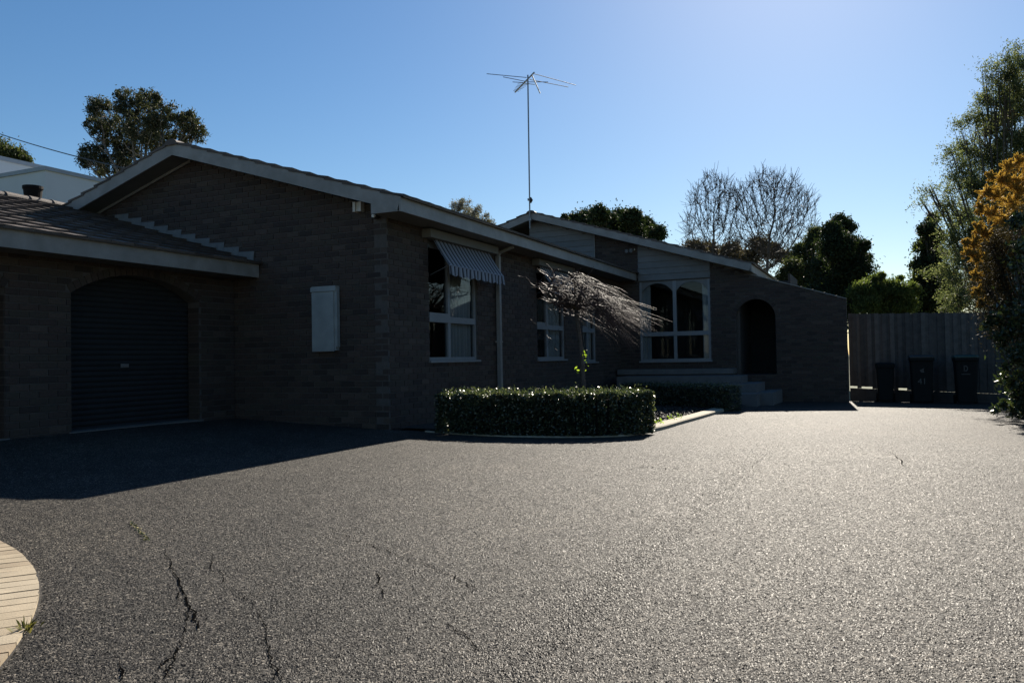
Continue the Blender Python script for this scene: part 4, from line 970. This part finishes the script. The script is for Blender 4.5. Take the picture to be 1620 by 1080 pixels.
tree('gum_tree', 'reddish brown gum tree crowns low behind the two bare trees', [(1100, 393, 15), (1122, 396, 14), (1155, 396, 14), (1165, 400, 12), (1200, 388, 16), (1220, 396, 14), (1240, 405, 12), (1130, 412, 16), (1185, 412, 16)], 52, 2, 17000, .17, .08, 'gumred', 1160, .25, droop=.4)
tree('evergreen_tree', 'loose olive green tree leaning beside the dark evergreen above the wing wall', [(1290, 370, 11), (1268, 400, 16), (1285, 385, 13), (1250, 425, 17), (1278, 432, 22), (1262, 448, 18), (1295, 452, 22), (1240, 440, 12), (1300, 410, 16)], 33, 1.5, 24000, .12, .05, 'olive', 1280, .2)
tree('evergreen_tree', 'dark upright evergreen standing behind the end of the wing wall', [(1330, 352, 14), (1315, 365, 14), (1342, 360, 12), (1325, 388, 24), (1345, 395, 20), (1366, 388, 10), (1320, 420, 28), (1350, 425, 24), (1370, 408, 9), (1325, 455, 32), (1355, 460, 22), (1330, 480, 28), (1300, 470, 24)], 30, 1.2, 60000, .11, .05, 'dark', 1330, .22)
tree('shrub', 'bright green leafy shrub rising over the paling fence', [(1365, 462, 17), (1385, 452, 17), (1405, 458, 17), (1425, 462, 15), (1442, 458, 13), (1372, 482, 18), (1400, 482, 20), (1430, 482, 18), (1385, 440, 8), (1395, 436, 6), (1424, 440, 6)], 25.5, .6, 22000, .10, .04, 'pale', 1400, .08, cat='shrub', axis_up=1, extra=[('yellow_leaves', [(1415, 475, 7), (1424, 472, 7), (1434, 466, 7)], 60, .10, .05, 'yellow')])
tree('conifer_tree', 'dark layered tree with pale tipped sprays beside the tall leafy tree', [(1476, 345, 10), (1466, 362, 12), (1480, 375, 14), (1460, 390, 13), (1478, 405, 17), (1458, 420, 14), (1475, 435, 20), (1455, 450, 16), (1472, 465, 22), (1490, 450, 22), (1500, 480, 24), (1465, 490, 20)], 27, .6, 30000, .11, .045, 'dark', 1475, .15, extra=[('pale_sprays', [(1458, 378, 9), (1450, 398, 9), (1455, 418, 10), (1448, 440, 9), (1475, 355, 8), (1452, 460, 9)], 70, .14, .05, 'pale')])
tree('leafy_tree', 'tall loose grey-green tree towering over the fence', [(1605, 110, 22), (1575, 125, 14), (1590, 150, 22), (1560, 160, 16), (1615, 165, 30), (1545, 190, 15), (1575, 195, 26), (1610, 220, 34), (1520, 200, 9), (1528, 232, 15), (1555, 245, 25), (1590, 265, 32), (1505, 240, 12), (1512, 275, 18), (1545, 295, 26), (1585, 320, 34), (1500, 300, 10), (1470, 300, 9), (1495, 330, 14), (1525, 345, 24), (1560, 370, 30), (1505, 380, 18), (1530, 405, 26), (1500, 430, 20), (1540, 450, 30), (1510, 475, 20), (1580, 430, 40), (1462, 322, 7), (1590, 90, 9), (1558, 108, 7), (1610, 80, 9), (1640, 130, 40), (1650, 240, 50), (1650, 350, 60)],
     21, .9, 100000, .070, .026, 'tallgum', 1590, .12, shell=.3, sub=16, fill=.45, tuft=.55, sprig=26, extra=[('red_leaves', [(1598, 122, 8), (1600, 182, 7), (1604, 160, 6)], 60, .09, .04, 'redleaf')])
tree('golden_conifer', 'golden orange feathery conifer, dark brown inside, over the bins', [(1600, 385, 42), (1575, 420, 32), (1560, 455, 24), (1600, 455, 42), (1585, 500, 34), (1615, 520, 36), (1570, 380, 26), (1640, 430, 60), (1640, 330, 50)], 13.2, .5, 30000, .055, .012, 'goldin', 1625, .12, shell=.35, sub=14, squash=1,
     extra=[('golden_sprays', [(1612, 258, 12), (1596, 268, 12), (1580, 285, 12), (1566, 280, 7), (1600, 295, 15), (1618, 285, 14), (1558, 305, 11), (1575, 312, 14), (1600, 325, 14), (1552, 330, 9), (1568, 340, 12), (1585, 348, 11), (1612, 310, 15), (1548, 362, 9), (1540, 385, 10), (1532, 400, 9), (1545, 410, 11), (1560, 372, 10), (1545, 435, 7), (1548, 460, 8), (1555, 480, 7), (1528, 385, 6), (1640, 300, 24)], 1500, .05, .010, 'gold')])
tree('shrub', 'dark glossy large-leaved shrub hanging low at the edge of the driveway', [(1612, 350, 16), (1618, 390, 16), (1606, 420, 10), (1575, 505, 12), (1560, 515, 8), (1590, 530, 16), (1612, 560, 20), (1585, 545, 8), (1598, 600, 17), (1615, 625, 16), (1590, 580, 6), (1612, 645, 14), (1590, 640, 10), (1572, 648, 6), (1605, 655, 10), (1650, 500, 50), (1660, 600, 50), (1660, 400, 50)], 12.2, .5, 9000, .085, .040, 'bigleaf', 1650, .06, cat='shrub', shell=.4)
# unseen shrubs added past the frame, only for the windows to reflect
for i, (x, y, r, h) in enumerate(((4.2, 9, 1.1, 3.0), (4.6, 5.5, 1.2, 2.6), (4.4, 2.2, 1.0, 2.2), (4.8, -1.5, 1.2, 2.8))):
    b = Vector((x, y, gz(x, y))); root = empty('shrub', b, 'unseen bushy shrub added beside the driveway for the windows to reflect', 'shrub', 'unseen shrubs added for window reflections')
    MB().tube([b, b+Vector((0, 0, h*.6))], [.06, .03], 7).build('trunk', M['bark'], root)
    q = unit(rng.normal(size=(7000, 3)))*(rng.random((7000, 1))**.33)*np.array([r, r, h/2]); q *= 1+.2*np.sin(q[:, :1]*5)*np.cos(q[:, 2:]*6)
    link('crown', quads_mesh('crown', leaves(q+np.array([x, y, b.z+h/2+.1]), .13, .06)), M['bigleaf'], root)
def bare(label, px, D, clumps, group, na=1100, tr=.17):
    b = at(px, 560, D); b.z = gz(b.x, b.y); root = empty('bare_tree', b, label, 'tree', group)
    cs = [(np.array(at(x, y, D)), r/F*D) for (x, y, r) in clumps]; tot = sum(r**2 for c, r in cs); A = []
    for c, r in cs:
        k = int(na*r*r/tot); A.append(c+unit(rng.normal(size=(k, 3)))*(rng.random((k, 1))**.4)*r)
    A = np.concatenate(A); alive = np.ones(len(A), bool); nodes = [np.array(b)]; par = [-1]; step = .24
    lowest = min(c[2]-r for c, r in cs)
    while nodes[-1][2] < b.z+(lowest-b.z)*.55:
        d = unit((A.mean(0)-nodes[-1])*np.array([.5, .5, 1])+rng.normal(size=3)*.25); nodes.append(nodes[-1]+d*step); par.append(len(nodes)-2)
    nk = [0]*len(nodes)
    for it in range(85):
        if not alive.any(): break
        NN = np.array(nodes); AA = A[alive]; dist = np.linalg.norm(AA[:, None]-NN[None], axis=2); nn = dist.argmin(1); dm = dist.min(1)
        grow = {}
        for a_, n_ in zip(AA, nn): grow.setdefault(int(n_), []).append(a_)
        for n_, al in grow.items():
            v = unit(np.array(al)-NN[n_]).sum(0); v = unit(unit(v)+rng.normal(size=3)*.12+np.array([0, 0, .25])); q = NN[n_]+v*step
            
            if nk[n_] >= 3: continue
            nk[n_] += 1; nk.append(0); nodes.append(q); par.append(n_)
        NN = np.array(nodes); idx = np.where(alive)[0]; dm = np.linalg.norm(A[idx][:, None]-NN[None], axis=2).min(1); alive[idx[dm < .29]] = False
    n = len(nodes); rad = np.zeros(n); kids = [[] for _ in range(n)]
    for i in range(1, n): kids[par[i]].append(i)
    for i in range(n-1, -1, -1): rad[i] = max(.009, sum(rad[k]**2.35 for k in kids[i])**(1/2.35)) if kids[i] else .009
    rad *= tr/rad[0] if rad[0] > tr else 1; rad = np.maximum(rad, .009)
    m = MB(); t = MB()
    for i in range(1, n):
        p = par[i]; r0_, r1_ = min(rad[p], rad[i]*1.35), rad[i]
        (m if r1_ > .03 else t).tube([nodes[p], nodes[i]], [r0_, r1_], 5 if r1_ > .03 else 3, cap=False)
        if r1_ < .03:
            for _ in range(3 if kids[i] else 5):
                v = unit(nodes[i]-nodes[p]+rng.normal(size=3)*.16+np.array([0, 0, .13])); L = random.uniform(.3, .75); q1 = nodes[i]+v*L*.5; q2 = q1+unit(v+rng.normal(size=3)*.2+np.array([0, 0, .15]))*L*.5
                t.tube([nodes[i], q1, q2], [.010, .009, .007], 3, cap=False)
    m.build('trunk', M['bark'], root); t.build('twigs', M['twig'], root); return root
bare('narrower bare leafless tree beside the rounded dark evergreen', 1130, 42, [(1130, 300, 27), (1110, 320, 24), (1150, 320, 24), (1102, 355, 24), (1135, 360, 28), (1098, 388, 14), (1150, 390, 22), (1115, 400, 18)], 'bare winter trees behind the roof', 1900)
bare('wider bare leafless tree with spreading limbs next to the loose olive tree', 1198, 40, [(1212, 300, 30), (1180, 318, 26), (1172, 350, 18), (1240, 308, 30), (1268, 330, 28), (1205, 345, 34), (1240, 355, 36), (1280, 365, 18), (1270, 390, 20), (1182, 375, 24), (1225, 395, 30)], 'bare winter trees behind the roof', 3300)

# ------------------------------------------------------------------ lift everything to ground level
for o in bpy.data.objects:
    if o.parent is None: o.location.z += LIFT
